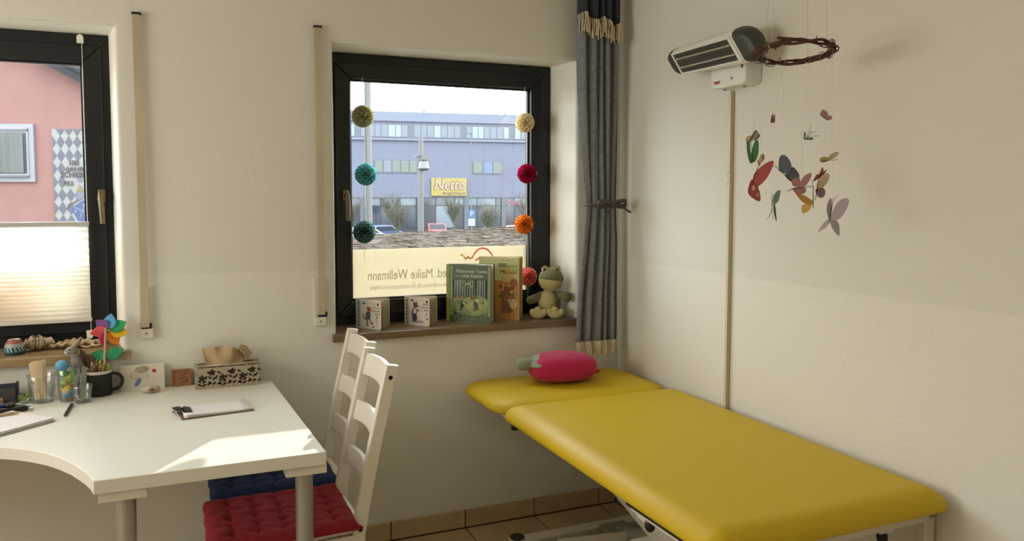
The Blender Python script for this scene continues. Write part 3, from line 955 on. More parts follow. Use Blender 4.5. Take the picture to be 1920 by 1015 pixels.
# ------------------------------------------------------------------ chairs
M_CHAIR = mat('white_lacquer_wood', 'e4dfd2', 0.38, bump=0.02, bscale=60)
M_HOLE = mat('dowel_hole', '120d09', 0.9)
def chair(label, y_mid, dx):
    t = thing('dining_chair', label, 'chair', (-1.62 + dx, y_mid, 0), 0, 'white ladder-back chairs at the desk')
    # local: x to the back (right), y along the wall normal
    W = 0.30                                     # between stile centres
    zs = [(0.0, 0.265), (0.22, 0.222), (0.42, 0.222), (0.50, 0.236), (0.70, 0.277), (0.938, 0.332)]
    def px(z):
        for (z0, x0), (z1, x1) in zip(zs, zs[1:]):
            if z <= z1:
                return x0 + (x1 - x0) * (z - z0) / (z1 - z0)
        return zs[-1][1]
    for s in (-1, 1):
        y = s * W / 2
        prof = []
        for z, x in zs:
            prof.append((x - 0.021, z))
        for z, x in reversed(zs):
            prof.append((x + 0.019, z if z < 0.9 else z - 0.006))
        st = MB().prism(prof, y - 0.014, y + 0.014, 'y').build('stile', M_CHAIR, t, smooth=25, bevel=0.004)
        for z in (0.898, 0.44):
            MB().cyl((px(z), y - 0.0146, z), (px(z), y - 0.0136, z), 0.0068, n=14).build('screw_hole', M_HOLE, st)
    for z0, z1 in ((0.846, 0.918), (0.698, 0.762), (0.550, 0.612)):
        b = MB()
        def slat(u, v, z0=z0, z1=z1):
            z = z0 + (z1 - z0) * v
            bow = 0.012 * math.sin(PI * u)
            arch = 0.005 * math.sin(PI * u)
            return (px(z) + bow, -W / 2 + 0.012 + (W - 0.024) * u, z - (1 - v) * 0 + (arch if v > 0.5 else 0.008 * math.sin(PI * u)))
        b.grid(slat, 14, 4)
        b.build('back_slat', M_CHAIR, t, smooth=40, solid=0.017, bevel=0.002)
    seat = []
    for k in range(13):
        a = k / 12
        seat.append((0.225 + 0.012 * math.sin(PI * a), -0.155 + 0.31 * a))
    seat += [(-0.19, 0.185), (-0.205, 0.17), (-0.205, -0.17), (-0.19, -0.185)]
    MB().prism(seat, 0.428, 0.448).build('seat', M_CHAIR, t, smooth=30, bevel=0.004)
    for s in (-1, 1):
        MB().bar((-0.175, s * 0.158, 0.0), (-0.175, s * 0.158, 0.428), 0.036, 0.036, upv=(0, 1, 0)).build('leg', M_CHAIR, t, smooth=0, bevel=0.003)
        MB().bar((-0.16, s * 0.158, 0.398), (0.21, s * 0.155, 0.398), 0.018, 0.055).build('side_rail', M_CHAIR, t, smooth=0, bevel=0.002)
        MB().bar((-0.16, s * 0.158, 0.17), (0.215, s * 0.155, 0.17), 0.016, 0.03).build('stretcher', M_CHAIR, t, smooth=0, bevel=0.002)
    MB().bar((-0.175, -0.14, 0.398), (-0.175, 0.14, 0.398), 0.018, 0.055).build('front_rail', M_CHAIR, t, smooth=0, bevel=0.002)
    return t
chair('white wooden ladder-back chair nearer the camera, carrying the red cushion', -0.700, -0.018)
chair('white wooden ladder-back chair nearest the window wall, carrying the blue cushion', -0.297, 0.010)

def pad(name, label, c, x, y, z, w, d, seed, rz=0.0):
    random.seed(seed)
    m = mat('cotton_' + c, c, 0.9, sheen=0.03, bump=0.12, bscale=900)
    NU, NV = 60, 54
    tuf = [((i + 0.5) / 5, (j + 0.5) / 5) for i in range(5) for j in range(5)]
    tuf = [((i + 1) / 6, (j + 1) / 6) for i in range(5) for j in range(5)]
    def H(u, v):
        e = min(u, 1 - u, v, 1 - v)
        h = 0.010 + 0.024 * min(1, e / 0.07) ** 0.5
        dm = min(math.hypot((u - a) * 1.1, v - b) for a, b in tuf)
        h -= 0.013 * math.exp(-(dm / 0.035) ** 2)
        fu, fv = abs(((u * 6) % 1) - 0.5), abs(((v * 6) % 1) - 0.5)
        h -= 0.0045 * math.exp(-((0.5 - fu) / 0.06) ** 2) + 0.0045 * math.exp(-((0.5 - fv) / 0.07) ** 2)
        h += 0.003 * math.sin(u * 41 + v * 17) * math.sin(v * 37)
        return max(h, 0.006)
    def edge(u, v):
        k = 1 + 0.006 * math.sin(v * 19 + seed) * (1 if abs(u - .5) > .4 else 0)
        pinch = 0.012 * (1 - min(1, 4 * min(u, 1 - u, v, 1 - v)))
        return (-w / 2 + w * u) * k, (-d / 2 + d * v) * (1 + 0.008 * math.sin(u * 17 + seed))
    b = MB()
    def top(u, v):
        px_, py_ = edge(u, v)
        return (px_, py_, H(u, v))
    b.grid(top, NU, NV)
    def bot(u, v):
        px_, py_ = edge(u, v)
        e = min(u, 1 - u, v, 1 - v)
        return (px_, py_, 0.006 - 0.005 * min(1, e / 0.08))
    b.grid(bot, NU, NV)
    t = thing(name, label, 'cushion', (x, y, z), rz)
    cv = b.build('cover', m, t, smooth=80)
    bt = MB()
    for a, q in tuf:
        x_, y_ = edge(a, q)
        bt.ell((x_, y_, H(a, q) + 0.001), (0.004, 0.004, 0.002), 8, 6)
    bt.build('tufting_knots', m, cv)
    for sx, sy in ((0.49, -0.46), (0.49, 0.46)):
        MB().tube([(sx * w, sy * d, 0.012), (sx * w + 0.006, sy * d - 0.001, 0.010), (sx * w + 0.012, sy * d + 0.003, 0.004)], 0.004, 6).build('tie_ribbon', m, cv)
    return t
pad('seat_cushion', 'red tufted cotton seat cushion on the nearer white chair', '8a1322', -1.632, -0.712, 0.448, 0.43, 0.37, 2)
pad('seat_cushion', 'navy blue tufted cotton seat cushion on the chair by the wall', '1c3058', -1.612, -0.315, 0.448, 0.42, 0.36, 5)
# ------------------------------------------------------------------ things on the desk
M_CLEAR = glass('tumbler_glass', (0.975, 0.985, 0.98), 0.04)
M_KRAFT = mat('kraft_card', 'ab9f86', 0.8)
M_INK = mat('brown_ink', '2b1d17', 0.8)
M_PAPER = mat('white_paper', 'e6e1e0', 0.7)
M_WOODL = mat('pale_birch', 'e6cfa8', 0.6, var=0.1, vscale=14, stretch=(1, 1, .15))
M_PENCIL = mat('cedar_pencil', 'a87b57', 0.6, var=0.08, vscale=20)

# tissue box
tb = thing('tissue_box', 'kraft tissue box with dark flower print and a brown tissue, on the desk', 'tissue box', (-1.74, -0.060, DZ), 0)
bw, bd, bh = 0.112, 0.053, 0.076
MB().box(-bw, bw, -bd, bd, 0, bh).build('carton', M_KRAFT, tb, smooth=0, bevel=0.002)
def flowers(P, w, h, seed):
    random.seed(seed)
    def leaf(x, y, a, L=0.0145):
        P.ell(x + math.cos(a) * L * .5, y + math.sin(a) * L * .5, L * .55, L * .26, M_INK, a, 10)
    def bloom(x, y, r=0.0115):
        for k in range(5):
            a = k * 2 * PI / 5 + .3
            P.ell(x + math.cos(a) * r * .62, y + math.sin(a) * r * .62, r * .5, r * .36, M_INK, a, 10)
        P.ell(x, y, r * .35, r * .35, M_INK, 0, 8)
    n = max(2, round(w / 0.034))
    for i in range(n):
        x = -w / 2 + w * (i + .5) / n
        top = h * (0.82 if i % 2 else 0.55)
        P.line([(x, 0.004), (x + .003, top * .5), (x, top)], 0.0011, M_INK)
        bloom(x, min(top, h - .012))
        for q, s in ((.25, 1), (.3, -1), (.55, 1), (.62, -1)):
            leaf(x + 0.002 * s, top * q, PI / 2 - s * 0.9)
        leaf(x + w / n / 2, h * .2, 0.5)
        leaf(x + w / n / 2, h * .86, -0.6)
        leaf(x + w / n / 2 - .006, h * .48, 1.2)
P = Print(frame3((0, -bd, 0), (1, 0, 0), (0, 0, 1), (0, -1, 0)))
flowers(P, 0.212, bh - 0.003, 3)
P.build('flower_print', tb)
P = Print(frame3((0, -bd + 0.004, bh), (1, 0, 0), (0, 1, 0), (0, 0, 1)))
flowers(P, 0.212, 0.028, 5)
P.build('flower_print', tb)
P = Print(frame3((0, bd - 0.032, bh), (1, 0, 0), (0, 1, 0), (0, 0, 1)))
flowers(P, 0.212, 0.028, 6)
P.build('flower_print', tb)
P = Print(frame3((-bw, 0, 0), (0, -1, 0), (0, 0, 1), (-1, 0, 0)))
flowers(P, 0.1, bh - 0.004, 7)
P.build('flower_print', tb)
MB().ell((0, 0, bh), (0.075, 0.022, 0.0012), 24, 6).build('opening', mat('opening_film', 'd9cfc4', 0.3), tb)
def tissue(u, v):
    x = (u - 0.5) * (0.128 + 0.026 * v)
    y = 0.006 * math.sin(u * 9) * (1 - v * .2) + 0.018 * math.sin(u * 5 + 1) * v + 0.012 * (v ** 2) * math.cos(u * 13) + 0.010 * abs(math.sin(u * 8 + v)) * v
    z = bh - 0.004 + v * (0.062 + 0.010 * math.sin(u * PI)) - 0.035 * (max(0, u - 0.72) / 0.28) ** 1.5 * v
    return (x - 0.008, y, z)
MB().grid(tissue, 36, 16).build('tissue', thin('brown_tissue', 'ccb38c', 0.25), tb, smooth=60, solid=0.0008)
def tissue2(u, v):
    a = (u - 0.5) * 0.085
    return (0.052 + 0.032 * v + a * .25, 0.004 + a * 0.5 + 0.004 * math.sin(u * 8), bh + 0.058 - 0.040 * v * v - 0.01 * math.sin(u * 6) * v + 0.012 * math.sin(u * PI))
MB().grid(tissue2, 16, 12).build('tissue_fold', thin('brown_tissue', 'ccb38c', 0.25), tb, smooth=60, solid=0.0008)

# small carved wooden tile and painted card against the wall
wt = thing('wooden_tile', 'small square carved wooden tile leaning on the wall beside the tissue box', 'wooden tile', (-1.897, -0.020, DZ))
wt.rotation_euler.x = math.radians(-8)
MW = mat('carved_wood', '96683f', 0.5, var=0.12, vscale=30, stretch=(1, 1, 8))
MB().box(-0.034, 0.034, -0.004, 0.004, 0, 0.062).build('board', MW, wt, smooth=0, bevel=0.001)
ring(-0.034, 0.034, 0.0, 0.062, 0.006, -0.0075, -0.003).build('raised_rim', MW, wt, smooth=0)
rl = MB()
rl.tube([(-0.016, -0.005, 0.022), (-0.008, -0.006, 0.017), (0.002, -0.006, 0.016), (0.012, -0.006, 0.020), (0.018, -0.006, 0.028)], [0.002, 0.003, 0.0035, 0.003, 0.0015], 6)
rl.tube([(-0.018, -0.005, 0.033), (-0.006, -0.006, 0.030), (0.006, -0.006, 0.034)], [0.002, 0.003, 0.002], 6)
rl.ell((-0.006, -0.006, 0.043), (0.006, 0.002, 0.004), 10, 6).ell((0.006, -0.006, 0.044), (0.005, 0.002, 0.004), 10, 6)
rl.build('carved_relief', MW, wt)

cd = thing('painted_card', 'white watercolour card with grey stones, red dot and blue patch, leaning on the wall', 'card', (-2.027, -0.036, DZ), 0.03)
cd.rotation_euler.x = math.radians(-11)
MB().box(-0.073, 0.073, -0.0006, 0.0006, 0, 0.094).build('sheet', mat('card_paper', 'd9d3c4', 0.8), cd, smooth=0)
P = Print(frame3((0, -0.0006, 0), (1, 0, 0), (0, 0, 1), (0, -1, 0)))
MG, MG2 = mat('paint_stone', '97896f', 0.8, c2='b3a78f', vscale=60), mat('paint_stone_pale', 'bcb29d', 0.8, c2='d0c8b6', vscale=60)
P.ell(-0.003, 0.074, 0.026, 0.0125, MG, 0.1, 20).ell(-0.026, 0.052, 0.016, 0.019, MG2, 0.5, 18).ell(0.004, 0.050, 0.018, 0.012, mat('card_paper2', 'cfc7b6', .8), 0, 16)
P.ell(-0.017, 0.028, 0.008, 0.016, mat('paint_blue', '6d83a6', 0.8), -0.6, 14).ell(-0.012, 0.038, 0.008, 0.006, mat('paint_blue', '6d83a6', 0.8), 0.4, 12)
P.ell(0.038, 0.067, 0.0075, 0.0065, mat('paint_red', 'b2343f', 0.8), 0, 12).poly([(0.042, 0.064), (0.046, 0.060), (0.038, 0.061)], mat('paint_red', 'b2343f'))
P.line([(0.010, 0.048), (0.024, 0.055)], 0.0016, MG).line([(0.020, 0.050), (0.018, 0.030)], 0.0012, MG)
P.build('watercolour', cd)

sn = thing('painted_stone', 'flat pale pebble painted with a red sun, lying before the painted card', 'stone', (-2.001, -0.088, DZ))
MB().ell((0, 0, 0.0125), (0.034, 0.022, 0.0125), 28, 14, fn=lambda p: 1 + 0.04 * math.sin(3 * p.x + 1) + 0.03 * p.y).build('pebble', mat('pebble', 'bdb096', 0.7, bump=0.2, bscale=160), sn, smooth=80)
def on_stone(u, v):
    t = math.sqrt(max(0, 1 - (u / 0.036) ** 2 - ((v - .0125) / 0.0135) ** 2))
    return (u, -0.0226 * t - 0.0004, v)
sb = MB()
for k in range(10):
    a = 2 * PI * k / 10
    p = [(0.004 + math.cos(a) * r_ * 1.15, 0.0145 + math.sin(a) * r_ * .75) for r_ in (0.0035, 0.0075, 0.0105)]
    sb.tube([on_stone(*q) for q in p], [0.0009, 0.0008, 0.0004], 5, m=1)
sb.ell(on_stone(0.004, 0.0145), (0.0042, 0.001, 0.003), 12, 6, m=0)
sb.build('sun_painting', [mat('sun_red', 'b03a28', 0.6), mat('sun_rays', '5a2b20', 0.6)], sn)

# clipboard
cb = thing('clipboard', 'small clipboard with white paper and a black clip lying on the desk', 'clipboard', (-1.800, -0.425, DZ), math.radians(7))
MB().box(-0.112, 0.112, -0.077, 0.077, 0, 0.003).build('board', mat('hardboard', '6b5040', 0.6), cb, smooth=0, bevel=0.001)
for i in range(4):
    def sheet(u, v, i=i):
        return (-0.102 + 0.21 * u, -0.073 + 0.146 * v, 0.0035 + 0.0012 * i + 0.0045 * max(0, 0.6 - u) * (1 - v) * (i + 1) * .5)
    MB().grid(sheet, 8, 6).build('paper_sheet', M_PAPER, cb, smooth=60, solid=0.0005)
P = Print(frame3((0, 0, 0.0084), (1, 0, 0), (0, 1, 0)))
P.line([(-0.070, -0.05), (-0.070, 0.06)], 0.0012, mat('print_grey', '9a94a6', .8)).build('printed_rule', cb)
cl = MB()
cl.prism([(-0.104, 0.004), (-0.092, 0.018), (-0.072, 0.012), (-0.072, 0.0095), (-0.091, 0.013), (-0.098, 0.004)], -0.032, 0.032, 'y')
cl.build('clip', M_BLACK, cb, smooth=0, bevel=0.001)
for zz in (0.018, 0.006):
    MB().tube([(-0.094, -0.022, 0.013), (-0.112, -0.020, zz + .003), (-0.128, -0.010, zz + .004), (-0.128, 0.010, zz + .004), (-0.112, 0.020, zz + .003), (-0.094, 0.022, 0.013)], 0.0016, 8).build('clip_wire', M_BLACK, cb)
MB().box(-0.126, -0.104, -0.014, 0.014, 0.021, 0.0225).build('clip_tab', M_BLACK, cb, smooth=0)

# pen lying on the desk
pn = thing('black_pen', 'short black pen lying alone on the desk', 'pen', (-2.244, -0.248, DZ), math.radians(88))
MB().cyl((-0.07, 0, 0.0055), (0.066, 0, 0.0055), 0.0052, n=14).build('barrel', mat('pen_black', '2a2725', 0.35), pn)
MB().cyl((-0.078, 0, 0.0055), (-0.07, 0, 0.0055), 0.004, 0.0052, 14).build('end_cap', mat('pen_grey', '4a4744', .4), pn)
MB().cyl((0.066, 0, 0.0055), (0.078, 0, 0.0055), 0.0052, 0.0012, 14).build('tip', mat('pen_grey', '4a4744', .4), pn)

def tumbler(name, label, x, y, rb, rt, h, floor=0.008, facets=0):
    t = thing(name, label, 'glass', (x, y, DZ))
    w = 0.0018
    prof = [(0.0005, 0.0), (rb * .96, 0.0), (rb, 0.003), (rb + (rt - rb) * .5, h * .5), (rt, h - .001), (rt - w * .5, h), (rt - w, h - .001), (rb + (rt - rb) * .5 - w, h * .5), (rb - w, floor + .002), (rb * .8, floor), (0.0005, floor)]
    MB().lathe(prof, 36).build('glass_body', M_CLEAR, t, smooth=50)
    if facets:
        b = MB()
        for k in range(facets):
            a = 2 * PI * k / facets
            r0, r1 = rb + 0.0008, rb + (rt - rb) * .55 + 0.0008
            b.tube([(r0 * math.cos(a), r0 * math.sin(a), 0.004), (r1 * math.cos(a), r1 * math.sin(a), h * .55)], 0.0011, 5)
        b.tube([((rb + (rt - rb) * .56 + .0006) * math.cos(2 * PI * k / 36), (rb + (rt - rb) * .56 + .0006) * math.sin(2 * PI * k / 36), h * .56) for k in range(36)], 0.0011, 5, closed=True)
        b.build('glass_ribs', M_CLEAR, t)
    MB().lathe([(rt - 0.002, h - 0.0016), (rt + .0003, h - .0016), (rt + .0003, h + .0004), (rt - .002, h + .0004), (rt - 0.002, h - 0.0016)], 36).build('rim', glass('rim_glass', (0.88, 0.9, 0.89), 0.2), t)
    MB().lathe([(0.0005, 0.0008), (rb * .92, 0.0008), (rb * .97, 0.004), (rb * .9, 0.0065), (0.0005, 0.0065)], 36).build('thick_base', glass('base_glass', (0.86, 0.89, 0.87), 0.14), t)
    return t
# tumbler of wooden spatulas
GX, GY = -2.342, -0.078
tumbler('drinking_glass', 'clear ribbed tumbler holding pale wooden spatulas on the desk', GX, GY, 0.035, 0.044, 0.094, facets=16)
random.seed(5)
sp_mesh = None
for k in range(9):
    if sp_mesh is None:
        poly = []
        w, L = 0.0088, 0.132
        for i in range(9):
            a = PI * i / 8
            poly.append((w * math.cos(a), L - w + w * math.sin(a)))
        for i in range(9):
            a = PI + PI * i / 8
            poly.append((w * math.cos(a), w + w * math.sin(a)))
        o = MB().prism(poly, -0.0008, 0.0008, 'y').build('wooden_spatula', M_WOODL, smooth=30)
        sp_mesh = o.data
    else:
        o = bpy.data.objects.new('wooden_spatula', sp_mesh)
        col.objects.link(o)
    o.location = (GX - 0.011 + 0.0022 * k, GY - 0.012 + 0.0030 * (k % 5) + 0.004 * (k // 5), DZ + 0.0095 + 0.002 * (k % 3))
    o.rotation_euler = (math.radians(-4 + 1.5 * (k % 3)), math.radians(-7 + 0.9 * k), random.uniform(-.35, .35))
    tag(o, 'flat pale wooden spatula standing in the clear ribbed tumbler', 'spatula', 'wooden spatulas in the tumbler')

# glass of balloons
BXX, BYY = -2.2585, -0.096
tumbler('drinking_glass', 'tall glass filled with coloured balloons, left of the black mug', BXX, BYY, 0.030, 0.0385, 0.112)
random.seed(8)
bal = [('e6c22e', 0.036, 3.9, 'yellow'), ('79b83a', 0.078, -1.2, 'light green'), ('3f9a3c', 0.088, 0.6, 'green'), ('79b83a', 0.060, 2.5, 'light green'), ('e2762f', 0.072, 4.2, 'orange'), ('e6c22e', 0.046, 1.6, 'yellow'), ('4a8cc0', 0.024, 3.2, 'blue'), ('4a8cc0', 0.030, 5.4, 'blue'), ('d9cf3c', 0.078, 5.6, 'yellow'), ('3f9a3c', 0.095, 3.0, 'green')]
for i, (c, z, a, nm) in enumerate(bal):
    r = 0.013
    ro = 0.008 if z < 0.05 else 0.012
    cx, cy = BXX + ro * math.cos(a), BYY + ro * math.sin(a)
    t = MB()
    if i in (4, 8):
        t.tube([(0.012 * math.cos(q), -0.004 + 0.003 * math.sin(2 * q), 0.016 * math.sin(q)) for q in [0.3 * k for k in range(17)]], 0.003, 8)
    else:
        t.ell((0, 0, 0), (0.016, 0.0135, 0.013), 18, 10, fn=lambda p: 1 + 0.12 * math.sin(4 * p.x + i) * math.cos(3 * p.z))
        t.tube([(0.014, 0, 0), (0.02, 0.002, 0.004), (0.016, 0.006, 0.010)], [0.005, 0.003, 0.004], 8)
    o = t.build('balloon', mat('latex_' + c, c, 0.4), smooth=70)
    o.location = (cx, cy, DZ + z)
    o.rotation_euler = (0, random.uniform(-.5, .5), random.uniform(0, 3))
    tag(o, '%s deflated balloon in the tall glass%s' % (nm, ', near the bottom at the %s' % ('right' if math.cos(a) > 0 else 'left') if z < 0.035 else (', near the rim at the %s' % ('right' if math.cos(a) > 0 else 'left') if z > 0.08 else ', %s' % ('coiled' if i in (4, 8) else ('at the %s' % ('front' if math.sin(a) < 0 else 'back'))))), 'balloon', 'balloons in the tall glass')
bb_ = thing('toy_egg', 'light blue toy egg on top of the balloon glass', 'toy', (BXX - 0.018, BYY - 0.006, DZ + 0.108))
MB().ell((0, 0, 0.017), (0.021, 0.020, 0.019), 24, 14).build('shell', mat('egg_blue', '5f9dc4', 0.5), bb_, smooth=80)
MB().tube([(0.0212 * math.cos(2 * PI * k / 28), 0.0202 * math.sin(2 * PI * k / 28), 0.017) for k in range(28)], 0.0006, 5, closed=True).build('seam', mat('egg_seam', '4a86ac', .5), bb_)

# small glass with plastic pipettes
SX, SY = -2.214, -0.142
tumbler('small_glass', 'small clear glass with plastic strips in front of the black mug', SX, SY, 0.026, 0.034, 0.060)
st_ = tag(MB().box(-0.008, 0.008, -0.0006, 0.0006, 0, 0.106).prism([(-0.008, 0.106), (0.008, 0.106), (0.0, 0.118)], -0.0006, 0.0006, 'y').build('plastic_strip', thin('frosted_plastic', 'a7a7a0', 0.4, 0.25), smooth=0), 'grey frosted plastic strip with pointed tip standing in the small glass', 'plastic strip')
st_.location = (SX + 0.003, SY + 0.008, DZ + 0.008)
st_.rotation_euler = (math.radians(-6), math.radians(3), 0.2)
for i, (dx, dy, a) in enumerate(((0.008, -0.006, 0.6), (-0.01, 0.002, 1.9), (0.0, -0.010, 2.7))):
    o = tag(MB().tube([(-0.012, 0, 0.003), (0.0, 0.001, 0.006), (0.012, 0, 0.012)], [0.0035, 0.003, 0.002], 8).build('plastic_sliver', mat('cap_%d' % i, ('cfcdc6', 'd8d6d0', '3c3a38')[i], 0.4)), '%s small plastic sliver lying in the small glass' % ('pale grey', 'white', 'black')[i], 'plastic piece')
    o.location = (SX + dx, SY + dy, DZ + 0.008)
    o.rotation_euler.z = a

# black mug
MX, MY = -2.170, -0.052
mg = thing('mug', 'black mug with white rim holding pencils and a pinwheel', 'mug', (MX, MY, DZ))
R_, H_ = 0.0430, 0.090
MB().lathe([(0.0005, 0), (R_ - .003, 0), (R_, 0.003), (R_, H_ - 0.010), (R_ - .0005, H_ - .0098)], 40).build('mug_body', mat('mug_black', '11110f', 0.5), mg, smooth=50)
MB().lathe([(R_, H_ - .010), (R_, H_ - .001), (R_ - .0015, H_), (R_ - .003, H_ - .001), (R_ - .004, 0.006), (0.0005, 0.005)], 40).build('mug_lining', mat('mug_white', 'd2cdc0', 0.4), mg, smooth=50)
MB().tube([(R_ - .002 + 0.036 * math.sin(q) ** 0.8, 0, 0.0455 + 0.0295 * math.cos(q)) for q in [PI * k / 16 for k in range(17)]], 0.0055, 12).build('handle', mat('mug_black', '11110f'), mg, smooth=60)

def pencil(label, x, y, z0, L, tx, ty, c, tip='3a2d22'):
    t = thing('pencil', label, 'pencil', (x, y, z0), 0, 'pencils in the black mug')
    t.rotation_euler = (ty, tx, 0.4)
    MB().tube([(0, 0, 0), (0, 0, L - 0.016)], 0.0042, 6).build('shaft', mat('pencil_' + c, c, 0.5), t, smooth=0)
    MB().tube([(0, 0, L - 0.016), (0, 0, L - 0.004)], [0.0042, 0.0013], 8).build('sharpened_cone', mat('pencil_cone', 'caa070', 0.7), t)
    MB().tube([(0, 0, L - 0.004), (0, 0, L)], [0.0013, 0.0003], 8).build('lead', mat('lead_' + tip, tip, 0.6), t)
MZ = DZ + 0.008
pencil('natural wood pencil at the left of the black mug', MX - 0.014, MY - 0.012, MZ, 0.122, -0.05, 0.03, 'a87b57')
pencil('short brown pencil at the middle of the black mug, behind the others', MX - 0.006, MY + 0.008, MZ, 0.112, 0.02, -0.05, '8f6a4c')
pencil('reddish wood pencil at the middle of the black mug', MX + 0.001, MY - 0.012, MZ, 0.124, 0.06, 0.02, '9c6444')
pencil('pencil with yellow tip leaning right in the black mug', MX + 0.006, MY - 0.020, MZ, 0.122, 0.15, 0.02, 'a87248', 'd8a93c')
pencil('green pencil at the back of the black mug', MX - 0.008, MY + 0.016, MZ, 0.126, 0.03, -0.02, '6f9a4e')

gp = thing('green_clip', 'lime green plastic clip standing in the black mug', 'clip', (MX + 0.024, MY - 0.012, DZ + 0.070))
g = MB()
for s in (-1, 1):
    g.tube([(s * .004, 0, 0), (s * .006, 0, 0.02), (s * .005, 0, 0.034), (s * .011, -0.002, 0.040), (s * 0.015, -0.002, 0.030)], [0.0045, 0.0045, 0.004, 0.004, 0.003], 8)
g.build('clip_arms', mat('lime_plastic', '83a83a', 0.4), gp)
MB().cyl((-.009, 0, 0.012), (.009, 0, 0.012), 0.004, n=10).build('clip_pivot', mat('lime_plastic', '83a83a'), gp)

# rainbow pinwheel
pw = thing('pinwheel', 'rainbow petal pinwheel on a wooden stick standing in the black mug', 'pinwheel', (MX + 0.018, MY - 0.006, DZ + 0.008))
MB().tube([(0, 0, 0), (0.004, 0.0, 0.12), (0.011, -0.002, 0.233)], 0.0042, 10).build('stick', mat('stick_wood', 'bda27a', 0.6), pw)
cx, cz = 0.020, 0.222
def petal(b, a, L, wd, cx, cz, y0, twist):
    ca, sa = math.cos(a), math.sin(a)
    def f(u, v):
        r = 0.006 + L * u
        w = wd * math.sin(PI * (0.12 + 0.86 * u ** 0.9)) * (v - 0.5)
        y = y0 + twist * (v - 0.5) * math.sin(PI * u) + 0.004 * math.sin(PI * u)
        return (cx + ca * r - sa * w, y, cz + sa * r + ca * w)
    return b.grid(f, 12, 6)
for i, (c, deg, L) in enumerate((('6ab4e4', 82, .046), ('46b070', 26, .048), ('ecc63a', -14, .048), ('ee9040', -62, .046), ('cc4872', -118, .042), ('ec6a70', -172, .046), ('8e68a4', 136, .042))):
    petal(MB(), math.radians(deg), L * 1.18, 0.043, cx, cz, 0.006, 0.012).build('petal', thin('petal_' + c, c, 0.12), pw, smooth=60, solid=0.0006)
MB().ell((cx, 0.003, cz), (0.005, 0.004, 0.005), 12, 8).build('hub', mat('hub_white', 'd0c8b8', .5), pw)
for deg, L, s in ((32, .060, 1), (150, .046, 1)):
    petal(MB(), math.radians(deg), L, 0.042, 0.008, 0.118, 0.016, 0.012).build('leaf', thin('petal_leaf', '4aa878', 0.12), pw, smooth=60, solid=0.0006)

# grey felt rabbit finger puppet
rb = thing('rabbit_puppet', 'grey felted rabbit finger puppet leaning above the balloon glass', 'finger puppet', (-2.238, -0.052, DZ + 0.088))
M_FELT = mat('grey_felt', '8f8880', 0.95, sheen=0.4, bump=0.6, bscale=420)
M_BRF = mat('brown_felt', '4a3026', 0.95, sheen=0.3, bump=0.5, bscale=300)
Mt = Matrix.Rotation(math.radians(-16), 4, 'Y')
bd_ = MB()
bd_.ell((0.004, 0, 0.028), (0.019, 0.017, 0.036), 22, 14, M=Mt.to_3x3())
bd_.ell((-0.004, 0, 0.060), (0.013, 0.013, 0.016), 18, 10)
bd_.build('body', M_FELT, rb, smooth=80)
hd_ = MB().ell((-0.010, -0.002, 0.079), (0.019, 0.0150, 0.0155), 24, 14, fn=lambda p: 1 + 0.25 * max(0, -p.x) ** 2 - 0.1 * max(0, -p.x) * max(0, p.z)).build('head', M_FELT, rb, smooth=80)
MB().ell((-0.0275, -0.003, 0.0735), (0.0085, 0.0095, 0.0075), 16, 10).build('muzzle', mat('muzzle_pale', 'cdc4ba', .95), hd_, smooth=80)
MB().ell((-0.0345, -0.004, 0.0765), (0.0022, 0.0025, 0.0018), 10, 6).build('nose', mat('nose_grey', '5a4c48', .8), hd_)
for s in (-1, 1):
    Me = Matrix.Rotation(math.radians(38 - 10 * s), 3, 'Y')
    MB().ell((0.004 + 0.004 * s, -0.002 + s * 0.008, 0.102 + 0.003 * s), (0.0075, 0.0042, 0.021), 16, 12, M=Me).build('ear', M_FELT, hd_, smooth=80)
    MB().ell((0.004 + 0.004 * s - .002, -0.002 + s * 0.008 - 0.003, 0.102 + 0.003 * s), (0.0048, 0.0025, 0.016), 14, 10, M=Me).build('inner_ear', mat('inner_ear_pink', 'a8948a', .95), hd_, smooth=80)
    MB().tube([(0.002, s * .015, 0.050), (0.006 + .008 * (s > 0), s * .022 - .004, 0.034), (0.010, s * .02 - .006, 0.022)], [0.006, 0.0065, 0.005], 10).build('arm', M_FELT, rb, smooth=80)
    MB().ell((-0.016, -0.002 + s * .0132, 0.084), (0.003, 0.0024, 0.0032), 12, 8).build('eye', M_BLACK, hd_)
bk = MB()
bk.ell((0.024, 0.006, 0.046), (0.010, 0.016, 0.034), 18, 12, M=Mt.to_3x3())
bk.build('cape', M_BRF, rb, smooth=80)
for k in range(3):
    MB().tube([(0.022 + .004 * k, 0.002 + .004 * k, 0.072 - .008 * k), (0.034 + .004 * k, 0.0, 0.045 - .01 * k), (0.040 + .003 * k, 0.0, 0.010)], [0.004, 0.005, 0.004], 8).build('cape_strand', mat('brown_felt2', '6b4a38', .95), rb, smooth=70)

